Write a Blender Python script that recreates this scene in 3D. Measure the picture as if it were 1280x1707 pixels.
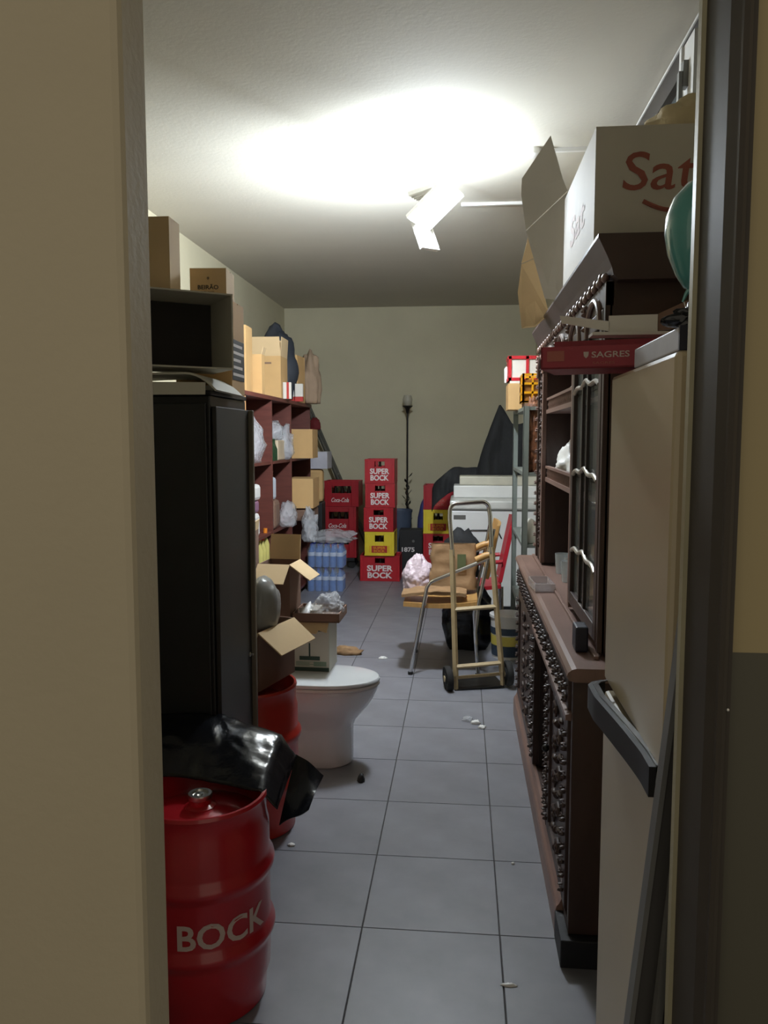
import bpy, bmesh, math, random
from mathutils import Vector, Matrix, Euler, noise

# ------------------------------------------------------------------ scene reset
for o in list(bpy.data.objects):
    bpy.data.objects.remove(o)
scene = bpy.context.scene
COL = scene.collection
R = math.radians
PI = math.pi

# ------------------------------------------------------------------ camera
cam_data = bpy.data.cameras.new('camera')
cam = bpy.data.objects.new('camera', cam_data)
COL.objects.link(cam)
cam.location = (0, 0, 1.6)
cam.rotation_euler = (R(90 - 5.266), 0, R(5.518))
cam_data.sensor_fit = 'VERTICAL'
cam_data.sensor_height = 24.0
cam_data.lens = 24.0 * 1340.0 / 1707.0
cam_data.clip_start = 0.02
cam_data.clip_end = 60
scene.camera = cam

# ------------------------------------------------------------------ world + exposure
world = bpy.data.worlds.new('world')
scene.world = world
world.use_nodes = True
bg = world.node_tree.nodes['Background']
bg.inputs[0].default_value = (1.0, 0.90, 0.72, 1)
bg.inputs[1].default_value = 0.45
vs = scene.view_settings
vs.view_transform = 'Standard'
vs.look = 'None'
vs.exposure = 0.0
vs.gamma = 1.0
vs.use_curve_mapping = False

LED_LEFT = 1030.0     # radiance of the wing turned to the left and the far wall
LED_DOWN = 245.0      # radiance of the wing turned down to the near right
LED_UP = 1650.0        # radiance of the wing turned to the ceiling

# ------------------------------------------------------------------ materials
def lin(c):
    r = []
    for v in c:
        v = v / 255.0
        r.append(v / 12.92 if v <= 0.04045 else ((v + 0.055) / 1.055) ** 2.4)
    return tuple(r) + (1,)

MATS = {}
def mat(name, col, rough=0.6, metal=0.0, var=0.12, scale=6.0, bump=0.0, bscale=40.0, spec=0.5,
        coat=0.0, rnd=0.0, stretch=None):
    if name in MATS:
        return MATS[name]
    m = bpy.data.materials.new(name)
    m.use_nodes = True
    nt = m.node_tree
    b = nt.nodes['Principled BSDF']
    c = lin(col)
    b.inputs['Roughness'].default_value = rough
    b.inputs['Metallic'].default_value = metal
    b.inputs['Specular IOR Level'].default_value = spec
    b.inputs['Coat Weight'].default_value = coat
    tc = nt.nodes.new('ShaderNodeTexCoord')
    mp = nt.nodes.new('ShaderNodeMapping')
    if stretch:
        mp.inputs['Scale'].default_value = stretch
    nt.links.new(tc.outputs['Object'], mp.inputs['Vector'])
    nz = nt.nodes.new('ShaderNodeTexNoise')
    nz.inputs['Scale'].default_value = scale
    nz.inputs['Detail'].default_value = 5
    nt.links.new(mp.outputs[0], nz.inputs['Vector'])
    ramp = nt.nodes.new('ShaderNodeValToRGB')
    ramp.color_ramp.elements[0].position = 0.3
    ramp.color_ramp.elements[1].position = 0.7
    ramp.color_ramp.elements[0].color = tuple(v * (1 - var) for v in c[:3]) + (1,)
    ramp.color_ramp.elements[1].color = tuple(min(1, v * (1 + var)) for v in c[:3]) + (1,)
    nt.links.new(nz.outputs['Fac'], ramp.inputs['Fac'])
    out = ramp.outputs['Color']
    if rnd > 0:
        oi = nt.nodes.new('ShaderNodeObjectInfo')
        mr = nt.nodes.new('ShaderNodeMapRange')
        mr.inputs['To Min'].default_value = 1 - rnd
        mr.inputs['To Max'].default_value = 1 + rnd
        nt.links.new(oi.outputs['Random'], mr.inputs['Value'])
        hs = nt.nodes.new('ShaderNodeHueSaturation')
        nt.links.new(mr.outputs[0], hs.inputs['Value'])
        nt.links.new(out, hs.inputs['Color'])
        out = hs.outputs['Color']
    nt.links.new(out, b.inputs['Base Color'])
    if bump > 0:
        n2 = nt.nodes.new('ShaderNodeTexNoise')
        n2.inputs['Scale'].default_value = bscale
        n2.inputs['Detail'].default_value = 4
        nt.links.new(mp.outputs[0], n2.inputs['Vector'])
        bp = nt.nodes.new('ShaderNodeBump')
        bp.inputs['Strength'].default_value = bump
        bp.inputs['Distance'].default_value = 0.01
        nt.links.new(n2.outputs['Fac'], bp.inputs['Height'])
        nt.links.new(bp.outputs[0], b.inputs['Normal'])
    MATS[name] = m
    return m

def film(name, col, alpha, rough=0.12, bump=0.4, bscale=30):
    """thin see-through plastic or glass: part clear, part glossy and milky"""
    if name in MATS:
        return MATS[name]
    m = bpy.data.materials.new(name)
    m.use_nodes = True
    nt = m.node_tree
    b = nt.nodes['Principled BSDF']
    b.inputs['Base Color'].default_value = lin(col)
    b.inputs['Roughness'].default_value = rough
    b.inputs['Alpha'].default_value = alpha
    if bump > 0:
        tc = nt.nodes.new('ShaderNodeTexCoord')
        n2 = nt.nodes.new('ShaderNodeTexNoise')
        n2.inputs['Scale'].default_value = bscale
        nt.links.new(tc.outputs['Object'], n2.inputs['Vector'])
        bp = nt.nodes.new('ShaderNodeBump')
        bp.inputs['Strength'].default_value = bump
        bp.inputs['Distance'].default_value = 0.02
        nt.links.new(n2.outputs['Fac'], bp.inputs['Height'])
        nt.links.new(bp.outputs[0], b.inputs['Normal'])
    MATS[name] = m
    return m

def emit(name, col, strength):
    m = bpy.data.materials.new(name)
    m.use_nodes = True
    nt = m.node_tree
    nt.nodes.clear()
    e = nt.nodes.new('ShaderNodeEmission')
    e.inputs[0].default_value = col
    e.inputs[1].default_value = strength
    o = nt.nodes.new('ShaderNodeOutputMaterial')
    nt.links.new(e.outputs[0], o.inputs[0])
    MATS[name] = m
    return m

# paint and surfaces
plaster = mat('cream_plaster', (196, 188, 160), 0.75, var=0.05, scale=2.0, bump=0.15, bscale=60)
plaster_out = mat('corridor_plaster', (164, 154, 131), 0.7, var=0.05, scale=1.5, bump=0.1, bscale=60)
ceil_m = mat('ceiling_paint', (196, 191, 178), 0.85, var=0.04, scale=1.2, bump=0.1, bscale=50)
tile_m = mat('grey_porcelain', (124, 124, 131), 0.42, var=0.14, scale=5.0, bump=0.06, bscale=12, rnd=0.05)
grout_m = mat('dark_grout', (70, 68, 68), 0.9)
frame_m = mat('brown_grey_frame_paint', (62, 57, 51), 0.6, var=0.08, spec=0.2)
frame_lt = mat('pale_frame_bead', (150, 144, 118), 0.45)
card = mat('brown_cardboard', (196, 158, 106), 0.8, var=0.07, scale=4, rnd=0.06)
card_in = mat('pale_cardboard', (206, 178, 136), 0.8, var=0.06, scale=4)
card_dk = mat('dull_brown_cardboard', (122, 94, 78), 0.8, var=0.08, scale=4)
card_grey = mat('grey_white_cardboard', (196, 192, 178), 0.75, var=0.05, scale=4)
card_white = mat('white_cardboard', (214, 208, 198), 0.7, var=0.04, scale=4)
card_edge = mat('cardboard_edge', (216, 186, 140), 0.85, var=0.1, scale=80)
paper_br = mat('brown_kraft_paper', (146, 114, 80), 0.8, var=0.14, scale=9, bump=0.5, bscale=20)
wood_red = mat('red_brown_laminate', (98, 52, 43), 0.5, var=0.16, scale=5, stretch=(1, 1, 8))
wood_edge = mat('pale_laminate_edge', (190, 140, 92), 0.6, var=0.1)
wood_dk = mat('dark_carved_oak', (62, 44, 38), 0.45, var=0.25, scale=7, stretch=(1, 1, 0.25), bump=0.15, bscale=25)
wood_mid = mat('worn_brown_oak', (126, 99, 89), 0.4, var=0.2, scale=6, stretch=(3, 0.4, 1))
wood_back = mat('dark_oak_back', (44, 30, 26), 0.6, var=0.2)
black_lac = mat('black_laminate', (19, 19, 19), 0.45, var=0.1)
black_edge = mat('grey_door_edge', (112, 104, 88), 0.5)
black_bag = mat('glossy_black_plastic', (16, 17, 22), 0.22, var=0.1, bump=0.35, bscale=14)
black_cloth = mat('black_cloth', (22, 23, 26), 0.8, var=0.2, bump=0.4, bscale=30)
black_plas = mat('matt_black_plastic', (24, 24, 26), 0.5)
rubber = mat('black_rubber', (26, 24, 24), 0.8, var=0.2)
keg_red = mat('keg_red_enamel', (168, 26, 36), 0.28, var=0.08, coat=0.4)
keg_red2 = mat('keg_scuffed_red_enamel', (176, 46, 34), 0.35, var=0.12, coat=0.2)
steel = mat('brushed_steel', (190, 188, 182), 0.28, metal=1.0, var=0.06)
chrome = mat('chrome', (215, 215, 215), 0.13, metal=1.0, var=0.03)
grey_metal = mat('dull_grey_metal', (120, 120, 116), 0.45, metal=0.7, var=0.1)
dark_metal = mat('dark_metal', (44, 42, 40), 0.4, metal=0.6, var=0.12)
rack_metal = mat('grey_green_rack_metal', (126, 132, 126), 0.5, metal=0.3, var=0.1)
tan_paint = mat('tan_painted_steel', (182, 160, 122), 0.45, var=0.14, scale=12)
porcelain = mat('white_porcelain', (226, 228, 230), 0.12, var=0.02, coat=0.5)
fridge_m = mat('cream_fridge_enamel', (172, 157, 128), 0.33, var=0.04, scale=2)
fridge_top = mat('cream_fridge_side', (176, 160, 126), 0.4, var=0.05, scale=2)
white_en = mat('white_enamel', (222, 222, 220), 0.25, var=0.03)
white_pl = mat('white_plastic', (226, 224, 220), 0.4, var=0.04)
crate_red = mat('red_crate_plastic', (178, 28, 38), 0.42, var=0.08)
crate_dkred = mat('dark_red_crate_plastic', (164, 22, 34), 0.42, var=0.08)
crate_yel = mat('yellow_crate_plastic', (228, 202, 50), 0.45, var=0.06)
crate_amb = mat('amber_crate_plastic', (226, 160, 24), 0.4, var=0.08)
ink_white = mat('white_print', (232, 224, 220), 0.6, var=0.02)
ink_pale = mat('worn_pale_print', (196, 176, 168), 0.6, var=0.06)
ink_red = mat('red_print', (176, 44, 36), 0.6, var=0.05)
ink_faded = mat('faded_red_print', (168, 96, 84), 0.7, var=0.08)
ink_black = mat('black_print', (40, 36, 34), 0.6, var=0.05)
ink_green = mat('dark_green_print', (48, 70, 60), 0.6, var=0.06)
ink_pgreen = mat('pale_green_print', (128, 150, 132), 0.6, var=0.06)
tray_red = mat('dark_red_carton', (150, 26, 44), 0.5, var=0.08)
navy = mat('dark_navy_plastic', (34, 36, 50), 0.5)
blue_water = film('blue_bottle_plastic', (86, 128, 196), 0.82, 0.15, 0.2)
blue_cap = mat('blue_cap', (40, 60, 150), 0.4)
clear_film = film('clear_plastic_film', (220, 222, 226), 0.36, 0.1, 1.0, 34)
milk_film = film('milky_plastic_bag', (222, 202, 210), 0.92, 0.25, 1.0, 22)
glass_m = film('cabinet_glass', (150, 152, 150), 0.34, 0.06, 0.0)
win_glass = film('window_glass', (112, 116, 114), 0.72, 0.2, 0.0)
glassware = film('clear_glassware', (220, 228, 230), 0.4, 0.05, 0.1)
green_glass = film('green_bottle_glass', (36, 62, 40), 0.9, 0.08, 0.0)
dark_glass = mat('dark_brown_bottle_glass', (34, 24, 20), 0.12, var=0.05)
balloon_m = mat('teal_balloon_rubber', (86, 150, 146), 0.18, var=0.05, coat=0.6)
blue_dk = mat('slate_blue_plastic', (72, 84, 104), 0.5)
blue_cloth = mat('blue_cloth', (60, 66, 120), 0.8)
cream_cloth = mat('cream_paper', (216, 198, 160), 0.85, var=0.12, bump=0.4)
pink_m = mat('pink_plastic', (224, 84, 112), 0.4)
red_cloth = mat('red_seat_plastic', (176, 30, 44), 0.45, var=0.08)
tan_wood = mat('varnished_tan_wood', (186, 142, 84), 0.4, var=0.15, stretch=(6, 1, 1))
yellow_lab = mat('yellow_label', (214, 196, 92), 0.6)

# ------------------------------------------------------------------ mesh helpers
class MB:
    def __init__(self):
        self.v = []; self.f = []; self.mi = []
        self.M = Matrix.Identity(4); self.mat_i = 0
    def tf(self, M):
        self.M = M; return self
    def add(self, vs, fs):
        n = len(self.v)
        self.v += [tuple(self.M @ Vector(p)) for p in vs]
        self.f += [tuple(i + n for i in f) for f in fs]
        self.mi += [self.mat_i] * len(fs)
        return self
    def box(self, x0, x1, y0, y1, z0, z1):
        p = [(x0, y0, z0), (x1, y0, z0), (x1, y1, z0), (x0, y1, z0), (x0, y0, z1), (x1, y0, z1), (x1, y1, z1), (x0, y1, z1)]
        return self.add(p, [(0, 3, 2, 1), (4, 5, 6, 7), (0, 1, 5, 4), (1, 2, 6, 5), (2, 3, 7, 6), (3, 0, 4, 7)])
    def cbox(self, c, s):
        return self.box(c[0] - s[0] / 2, c[0] + s[0] / 2, c[1] - s[1] / 2, c[1] + s[1] / 2, c[2] - s[2] / 2, c[2] + s[2] / 2)
    def slab(self, pts, t):
        """a polygon sheet given real thickness t"""
        P = [Vector(p) for p in pts]
        n = Vector((0, 0, 0))
        for i in range(len(P)):
            a, b = P[i], P[(i + 1) % len(P)]
            n += a.cross(b)
        n.normalize()
        k = len(P)
        vs = [p + n * t / 2 for p in P] + [p - n * t / 2 for p in P]
        fs = [tuple(range(k)), tuple(range(2 * k - 1, k - 1, -1))]
        for i in range(k):
            j = (i + 1) % k
            fs.append((i, i + k, j + k, j))
        return self.add(vs, fs)
    def lathe(self, prof, seg=32, c=(0, 0, 0), axis='z', cap=True):
        vs = []; fs = []
        n = len(prof)
        for i in range(seg):
            a = 2 * PI * i / seg
            for r, z in prof:
                p = (r * math.cos(a), r * math.sin(a), z)
                if axis == 'x': p = (z, p[0], p[1])
                if axis == 'y': p = (p[0], z, p[1])
                vs.append((p[0] + c[0], p[1] + c[1], p[2] + c[2]))
        for i in range(seg):
            j = (i + 1) % seg
            for k in range(n - 1):
                fs.append((i * n + k, j * n + k, j * n + k + 1, i * n + k + 1))
        if cap:
            if prof[0][0] > 1e-5: fs.append(tuple(i * n for i in range(seg - 1, -1, -1)))
            if prof[-1][0] > 1e-5: fs.append(tuple(i * n + n - 1 for i in range(seg)))
        return self.add(vs, fs)
    def cyl(self, a, b, r, seg=12, r2=None):
        return self.tube([a, b], r, seg, r2)
    def tube(self, pts, r, seg=10, r2=None, closed=False):
        P = [Vector(p) for p in pts]
        n = len(P)
        vs = []; fs = []
        up = None
        for i, p in enumerate(P):
            if closed: t = P[(i + 1) % n] - P[i - 1]
            else: t = P[min(i + 1, n - 1)] - P[max(i - 1, 0)]
            t.normalize()
            if up is None:
                up = Vector((0, 0, 1)) if abs(t.z) < 0.9 else Vector((1, 0, 0))
            s = t.cross(up); s.normalize(); up = s.cross(t); up.normalize()
            rr = r if r2 is None else r + (r2 - r) * i / max(1, n - 1)
            for k in range(seg):
                a = 2 * PI * k / seg
                vs.append(p + s * rr * math.cos(a) + up * rr * math.sin(a))
        m = n if closed else n - 1
        for i in range(m):
            j = (i + 1) % n
            for k in range(seg):
                l = (k + 1) % seg
                fs.append((i * seg + k, i * seg + l, j * seg + l, j * seg + k))
        if not closed:
            fs.append(tuple(range(seg - 1, -1, -1)))
            fs.append(tuple((n - 1) * seg + k for k in range(seg)))
        return self.add(vs, fs)
    def ball(self, c, r, seg=10, rings=6):
        if not isinstance(r, (tuple, list)): r = (r, r, r)
        vs = []; fs = []
        for i in range(rings + 1):
            th = PI * i / rings
            for k in range(seg):
                a = 2 * PI * k / seg
                vs.append((c[0] + r[0] * math.sin(th) * math.cos(a), c[1] + r[1] * math.sin(th) * math.sin(a), c[2] + r[2] * math.cos(th)))
        for i in range(rings):
            for k in range(seg):
                l = (k + 1) % seg
                fs.append((i * seg + k, (i + 1) * seg + k, (i + 1) * seg + l, i * seg + l))
        return self.add(vs, fs)
    def prism(self, poly, axis, a, b):
        """polygon (2-D) extruded along an axis from a to b"""
        def mk(p, t):
            if axis == 'x': return (t, p[0], p[1])
            if axis == 'y': return (p[0], t, p[1])
            return (p[0], p[1], t)
        k = len(poly)
        vs = [mk(p, a) for p in poly] + [mk(p, b) for p in poly]
        fs = [tuple(range(k - 1, -1, -1)), tuple(range(k, 2 * k))]
        for i in range(k):
            j = (i + 1) % k
            fs.append((i, j, j + k, i + k))
        return self.add(vs, fs)
    def grid(self, fn, nu, nv, t=0.0):
        """surface fn(u,v) -> point; given thickness t"""
        P = [[Vector(fn(i / nu, j / nv)) for j in range(nv + 1)] for i in range(nu + 1)]
        idx = lambda i, j: i * (nv + 1) + j
        vs = [P[i][j] for i in range(nu + 1) for j in range(nv + 1)]
        fs = [(idx(i, j), idx(i + 1, j), idx(i + 1, j + 1), idx(i, j + 1)) for i in range(nu) for j in range(nv)]
        if t > 0:
            N = len(vs)
            nr = []
            for i in range(nu + 1):
                for j in range(nv + 1):
                    du = P[min(i + 1, nu)][j] - P[max(i - 1, 0)][j]
                    dv = P[i][min(j + 1, nv)] - P[i][max(j - 1, 0)]
                    n = du.cross(dv)
                    if n.length > 1e-9: n.normalize()
                    nr.append(n)
            vs = vs + [vs[k] - nr[k] * t for k in range(N)]
            fs = fs + [tuple(reversed([q + N for q in f])) for f in fs]
            loop = [idx(i, 0) for i in range(nu)] + [idx(nu, j) for j in range(nv)] + [idx(i, nv) for i in range(nu, 0, -1)] + [idx(0, j) for j in range(nv, 0, -1)]
            for a in range(len(loop)):
                p, q = loop[a], loop[(a + 1) % len(loop)]
                fs.append((q, p, p + N, q + N))
        return self.add(vs, fs)
    def build(self, name, m, parent=None, smooth=False, bevel=0.0, loc=None, rot=None, auto=True):
        me = bpy.data.meshes.new(name)
        me.from_pydata(self.v, [], self.f)
        bm = bmesh.new(); bm.from_mesh(me)
        bmesh.ops.recalc_face_normals(bm, faces=bm.faces)
        bm.to_mesh(me); bm.free()
        ms = m if isinstance(m, (list, tuple)) else [m]
        for q in ms: me.materials.append(q)
        if len(ms) > 1:
            for p, i in zip(me.polygons, self.mi): p.material_index = i
        if smooth:
            for p in me.polygons: p.use_smooth = True
            if auto:
                try: me.set_sharp_from_angle(angle=R(40))
                except Exception: pass
        o = bpy.data.objects.new(name, me)
        COL.objects.link(o)
        if parent is not None: o.parent = parent
        if loc is not None: o.location = loc
        if rot is not None: o.rotation_euler = rot
        if bevel > 0:
            b = o.modifiers.new('bevel', 'BEVEL')
            b.width = bevel; b.segments = 2; b.limit_method = 'ANGLE'; b.angle_limit = R(40)
        return o

def tag(o, label, cat, group=None):
    o['label'] = label; o['category'] = cat
    if group: o['group'] = group
    return o

def struct(o, label=None):
    o['kind'] = 'structure'
    if label: o['label'] = label
    return o

def thing(name, label, cat, loc=(0, 0, 0), rot=0.0, group=None):
    o = bpy.data.objects.new(name, None)
    COL.objects.link(o)
    o.empty_display_size = 0.1
    o.location = loc
    o.rotation_euler = (0, 0, rot) if not isinstance(rot, (tuple, list)) else rot
    return tag(o, label, cat, group)

def dup(root, label, loc, rot=None, group=None):
    r = root.copy(); COL.objects.link(r); r.location = loc
    if rot is not None: r.rotation_euler = (0, 0, rot) if not isinstance(rot, (tuple, list)) else rot
    r['label'] = label
    if group: r['group'] = group
    for ch in list(root.children):
        c = ch.copy(); COL.objects.link(c); c.parent = r
        for g in list(ch.children):
            d = g.copy(); COL.objects.link(d); d.parent = c
    return r

# text as flat raised print: returns vertices in the XZ plane, facing -Y, fitted to w x h
def text_geo(s, w, h, bold=0.02, shear=0.0, t=0.002):
    cu = bpy.data.curves.new('txt', 'FONT')
    cu.body = s; cu.size = 1.0; cu.offset = bold; cu.shear = shear
    cu.resolution_u = 3
    ob = bpy.data.objects.new('txt', cu)
    COL.objects.link(ob)
    dg = bpy.context.evaluated_depsgraph_get()
    me = bpy.data.meshes.new_from_object(ob.evaluated_get(dg))
    vs = [v.co.copy() for v in me.vertices]
    fs = [tuple(p.vertices) for p in me.polygons]
    bpy.data.objects.remove(ob); bpy.data.curves.remove(cu); bpy.data.meshes.remove(me)
    x0 = min(v.x for v in vs); x1 = max(v.x for v in vs); y0 = min(v.y for v in vs); y1 = max(v.y for v in vs)
    out = [((v.x - (x0 + x1) / 2) / (x1 - x0) * w, (v.y - (y0 + y1) / 2) / (y1 - y0) * h) for v in vs]
    return out, fs

def text_on(name, s, w, h, m, parent, M, bold=0.02, shear=0.0, wrap=None):
    """print lying on the plane given by matrix M (local XZ, facing -Y); wrap = (radius) bends it round a drum"""
    o, fs = text_geo(s, w, h, bold, shear)
    b = MB().tf(M)
    vs = []
    for x, z in o:
        if wrap:
            a = x / wrap
            vs.append((wrap * math.sin(a), -wrap * math.cos(a), z))
        else:
            vs.append((x, 0, z))
    me = bpy.data.meshes.new(name)
    me.from_pydata([tuple(M @ Vector(v)) for v in vs], [], fs)
    me.materials.append(m)
    ob = bpy.data.objects.new(name, me)
    COL.objects.link(ob); ob.parent = parent
    return ob

T = Matrix.Translation
def RZ(a): return Matrix.Rotation(a, 4, 'Z')
def RX(a): return Matrix.Rotation(a, 4, 'X')
def RY(a): return Matrix.Rotation(a, 4, 'Y')

def crumple(name, c, r, seed, m, amp=0.25, sub=4, freq=1.6, flat=0.6, label=None, cat=None, parent=None, peak=None, smooth=True, group=None):
    """a crumpled bag: a ball pushed in and out by sharp folds, flattened where it rests"""
    bm = bmesh.new()
    bmesh.ops.create_icosphere(bm, subdivisions=sub, radius=1.0)
    off = Vector((seed * 7.3, seed * 3.1, seed * 1.7))
    for v in bm.verts:
        p = v.co.copy()
        d = abs(noise.noise(p * freq + off)) * 1.4 + 0.5 * abs(noise.noise(p * freq * 2.7 + off)) + 0.2 * abs(noise.noise(p * freq * 6 + off))
        p *= 1 + amp * (d - 0.6)
        if peak and p.z > 0.2:
            q = (p.z - 0.2)
            p.x *= 1 - 0.55 * min(1, q); p.y *= 1 - 0.55 * min(1, q); p.z += peak * q
        if p.z < -flat: p.z = -flat
        v.co = Vector((p.x * r[0], p.y * r[1], (p.z + flat) * r[2]))
    me = bpy.data.meshes.new(name)
    bm.to_mesh(me); bm.free()
    me.materials.append(m)
    if smooth:
        for p in me.polygons: p.use_smooth = True
    o = bpy.data.objects.new(name, me)
    COL.objects.link(o)
    o.location = c
    if parent is not None: o.parent = parent
    if label: tag(o, label, cat, group)
    return o

def carton(name, label, loc, size, rot=0.0, flaps=None, m=None, mi=None, group=None, t=0.005, closed=False, tape=False, fl=None):
    """corrugated box; local origin at the middle of its base; flaps = {side: degrees from upright}"""
    m = m or card; mi = mi or card_in
    w, d, h = size
    e = thing(name, label, 'box', loc, rot, group)
    b = MB()
    b.box(-w / 2, w / 2, -d / 2, d / 2, 0, t)
    b.box(-w / 2, w / 2, -d / 2, -d / 2 + t, t, h); b.box(-w / 2, w / 2, d / 2 - t, d / 2, t, h)
    b.box(-w / 2, -w / 2 + t, -d / 2 + t, d / 2 - t, t, h); b.box(w / 2 - t, w / 2, -d / 2 + t, d / 2 - t, t, h)
    b.build('body', m, e)
    if closed:
        for s in (-1, 1):
            f = MB(); f.box(-w / 2, w / 2, min(s * 0.002, s * d / 2), max(s * 0.002, s * d / 2), h, h + t)
            f.build('flap', m, e)
        if tape:
            MB().box(-w / 2 - 0.001, w / 2 + 0.001, -0.024, 0.024, h + t, h + t + 0.001).build('tape', mat('parcel_tape', (176, 138, 84), 0.25), e)
    if flaps:
        L = fl or d / 2
        for side, ang in flaps.items():
            a = R(ang)
            if side in 'fb':
                s = -1 if side == 'f' else 1
                y = s * (d / 2 - t / 2)
                q = [(-w / 2, y, h), (w / 2, y, h), (w / 2 * 0.97, y + s * L * math.sin(a), h + L * math.cos(a)), (-w / 2 * 0.97, y + s * L * math.sin(a), h + L * math.cos(a))]
            else:
                s = -1 if side == 'l' else 1
                x = s * (w / 2 - t / 2)
                q = [(x, -d / 2, h), (x, d / 2, h), (x + s * L * math.sin(a), d / 2 * 0.97, h + L * math.cos(a)), (x + s * L * math.sin(a), -d / 2 * 0.97, h + L * math.cos(a))]
            MB().slab(q, t).build('flap', mi, e)
    return e

# ================================================================== THE SETTING
XL, XR, YB, ZC = -2.28, 0.91, 10.32, 3.25
FY0, FY1 = 1.08, 1.20            # the wall with the doorway

floor = MB().box(-3.4, 2.6, -1.2, YB + 0.15, -0.12, -0.004).build('floor', grout_m)
struct(floor, 'grey square floor tiles with dark joints')
PX, PY = 0.4475, 0.462
tm = None
k = 0
for i in range(-7, 6):
    for j in range(-6, 21):
        x0 = -0.312 + PX * i; y0 = 2.485 + PY * (j - 3)
        if x0 > XR + 0.3 or x0 + PX < XL or y0 + PY < -0.9 or y0 > YB - 0.1: continue
        if y0 < 1.2 and (x0 < -1.4 or x0 > 1.0): continue
        if tm is None:
            g = 0.0022
            b = MB()
            b.prism([(g, -0.01), (PX - g, -0.01), (PX - g, -0.0012), (PX - g - 0.0012, 0), (g + 0.0012, 0), (g, -0.0012)], 'y', g, PY - g)
            o = b.build('tile', tile_m, floor); tm = o.data
        else:
            o = bpy.data.objects.new('tile', tm); COL.objects.link(o); o.parent = floor
        o.location = (x0, y0, 0)

struct(MB().box(-3.4, 2.6, FY0, YB + 0.15, ZC, ZC + 0.12).build('ceiling', ceil_m), 'cream painted ceiling')
struct(MB().box(XL - 0.15, XL, FY1, YB + 0.15, 0, ZC).build('wall_left', plaster), 'cream plaster side wall')
struct(MB().box(XL, XR, YB, YB + 0.15, 0, ZC).build('wall_back', plaster), 'plain beige wall at the far end')
# right wall with the high window opening
WY0, WY1, WZ0, WZ1 = 2.75, 4.75, 2.62, 3.235
b = MB()
b.box(XR, XR + 0.15, FY1, WY0, 0, ZC); b.box(XR, XR + 0.15, WY1, YB + 0.15, 0, ZC)
b.box(XR, XR + 0.15, WY0, WY1, 0, WZ0); b.box(XR, XR + 0.15, WY0, WY1, WZ1, ZC)
struct(b.build('wall_right', plaster), 'cream plaster wall behind the cabinets')
# the wall with the doorway
b = MB(); b.box(-3.4, -0.466, FY0 + 0.02, FY1, 0, ZC)
struct(b.build('wall_front_left', plaster_out, bevel=0.012), 'beige plaster wall edge left of the doorway')
outer = bpy.data.materials.new('two_tone_corridor_paint')
outer.use_nodes = True
nt = outer.node_tree
bs = nt.nodes['Principled BSDF']; bs.inputs['Roughness'].default_value = 0.6
tc = nt.nodes.new('ShaderNodeTexCoord'); sp = nt.nodes.new('ShaderNodeSeparateXYZ'); gt = nt.nodes.new('ShaderNodeMath'); gt.operation = 'GREATER_THAN'
gt.inputs[1].default_value = 1.318
mx = nt.nodes.new('ShaderNodeMix'); mx.data_type = 'RGBA'
mx.inputs[6].default_value = lin((70, 67, 54)); mx.inputs[7].default_value = lin((142, 128, 92))
nt.links.new(tc.outputs['Object'], sp.inputs[0]); nt.links.new(sp.outputs['Z'], gt.inputs[0]); nt.links.new(gt.outputs[0], mx.inputs[0]); nt.links.new(mx.outputs[2], bs.inputs['Base Color'])
struct(MB().box(0.3455, 2.6, FY0, FY1, 0, ZC).build('wall_front_right', outer), 'corridor wall, mustard above and dark olive below')
struct(MB().box(-0.466, 0.3455, FY0, FY1, 2.45, ZC).build('wall_front_top', plaster_out), 'wall above the doorway')

# metal door frame on the right of the doorway
fr = thing('trim_1', 'dark brown grey metal door frame beside the fridge', 'door frame')
fr['kind'] = 'structure'; del fr['category']
MB().prism([(0.3285, 1.09), (0.334, 1.064), (0.334, 1.215), (0.3285, 1.215)], 'z', 0, 2.45).build('frame_rebate', frame_m, fr)
MB().prism([(0.334, 1.056), (0.339, 1.050), (0.345, 1.056), (0.345, 1.215), (0.334, 1.215)], 'z', 0, 2.45).build('frame_post', frame_m, fr)
MB().box(0.345, 0.353, 1.064, 1.079, 0, 2.45).build('frame_flange', frame_m, fr)
MB().box(0.322, 0.3285, 1.195, 1.212, 0, 2.45).build('bead', frame_lt, fr)
MB().ball((0.349, 1.063, 1.245), (0.0028, 0.002, 0.0028)).build('screw', steel, fr)

# high window in the right wall
wn = thing('window_1', 'high window under the ceiling with white mullion and dark top frame', 'window')
wn['kind'] = 'structure'; del wn['category']
MB().box(XR - 0.012, XR + 0.10, WY0, WY1, WZ1 - 0.004, WZ1 + 0.008).build('head_strip', white_pl, wn)
MB().box(XR - 0.006, XR + 0.12, WY0, WY1, WZ1 - 0.11, WZ1 - 0.004).build('top_rail', frame_m, wn)
MB().box(XR - 0.006, XR + 0.12, WY0, WY1, WZ0, WZ0 + 0.06).build('bottom_rail', white_pl, wn)
for y in (3.36, WY0, WY1 - 0.06):
    b = MB(); b.box(XR - 0.03, XR + 0.05, y, y + 0.19 if y == 3.36 else y + 0.06, WZ0 + 0.06, WZ1 - 0.06)
    if y == 3.36: b.box(XR - 0.04, XR - 0.03, y + 0.15, y + 0.18, WZ0 + 0.06, WZ1 - 0.06)
    mu = b.build('mullion', white_pl, wn)
    if y == 3.36:
        h = MB(); h.box(XR - 0.05, XR - 0.03, 3.43, 3.47, 2.99, 3.09); h.box(XR - 0.065, XR - 0.05, 3.435, 3.465, 2.93, 3.05)
        h.build('handle', grey_metal, mu)
MB().box(XR + 0.03, XR + 0.036, WY0 + 0.06, 3.36, WZ0 + 0.06, WZ1 - 0.11).build('pane', win_glass, wn)
MB().box(XR + 0.03, XR + 0.036, 3.55, WY1 - 0.06, WZ0 + 0.06, WZ1 - 0.11).build('pane', win_glass, wn)

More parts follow.
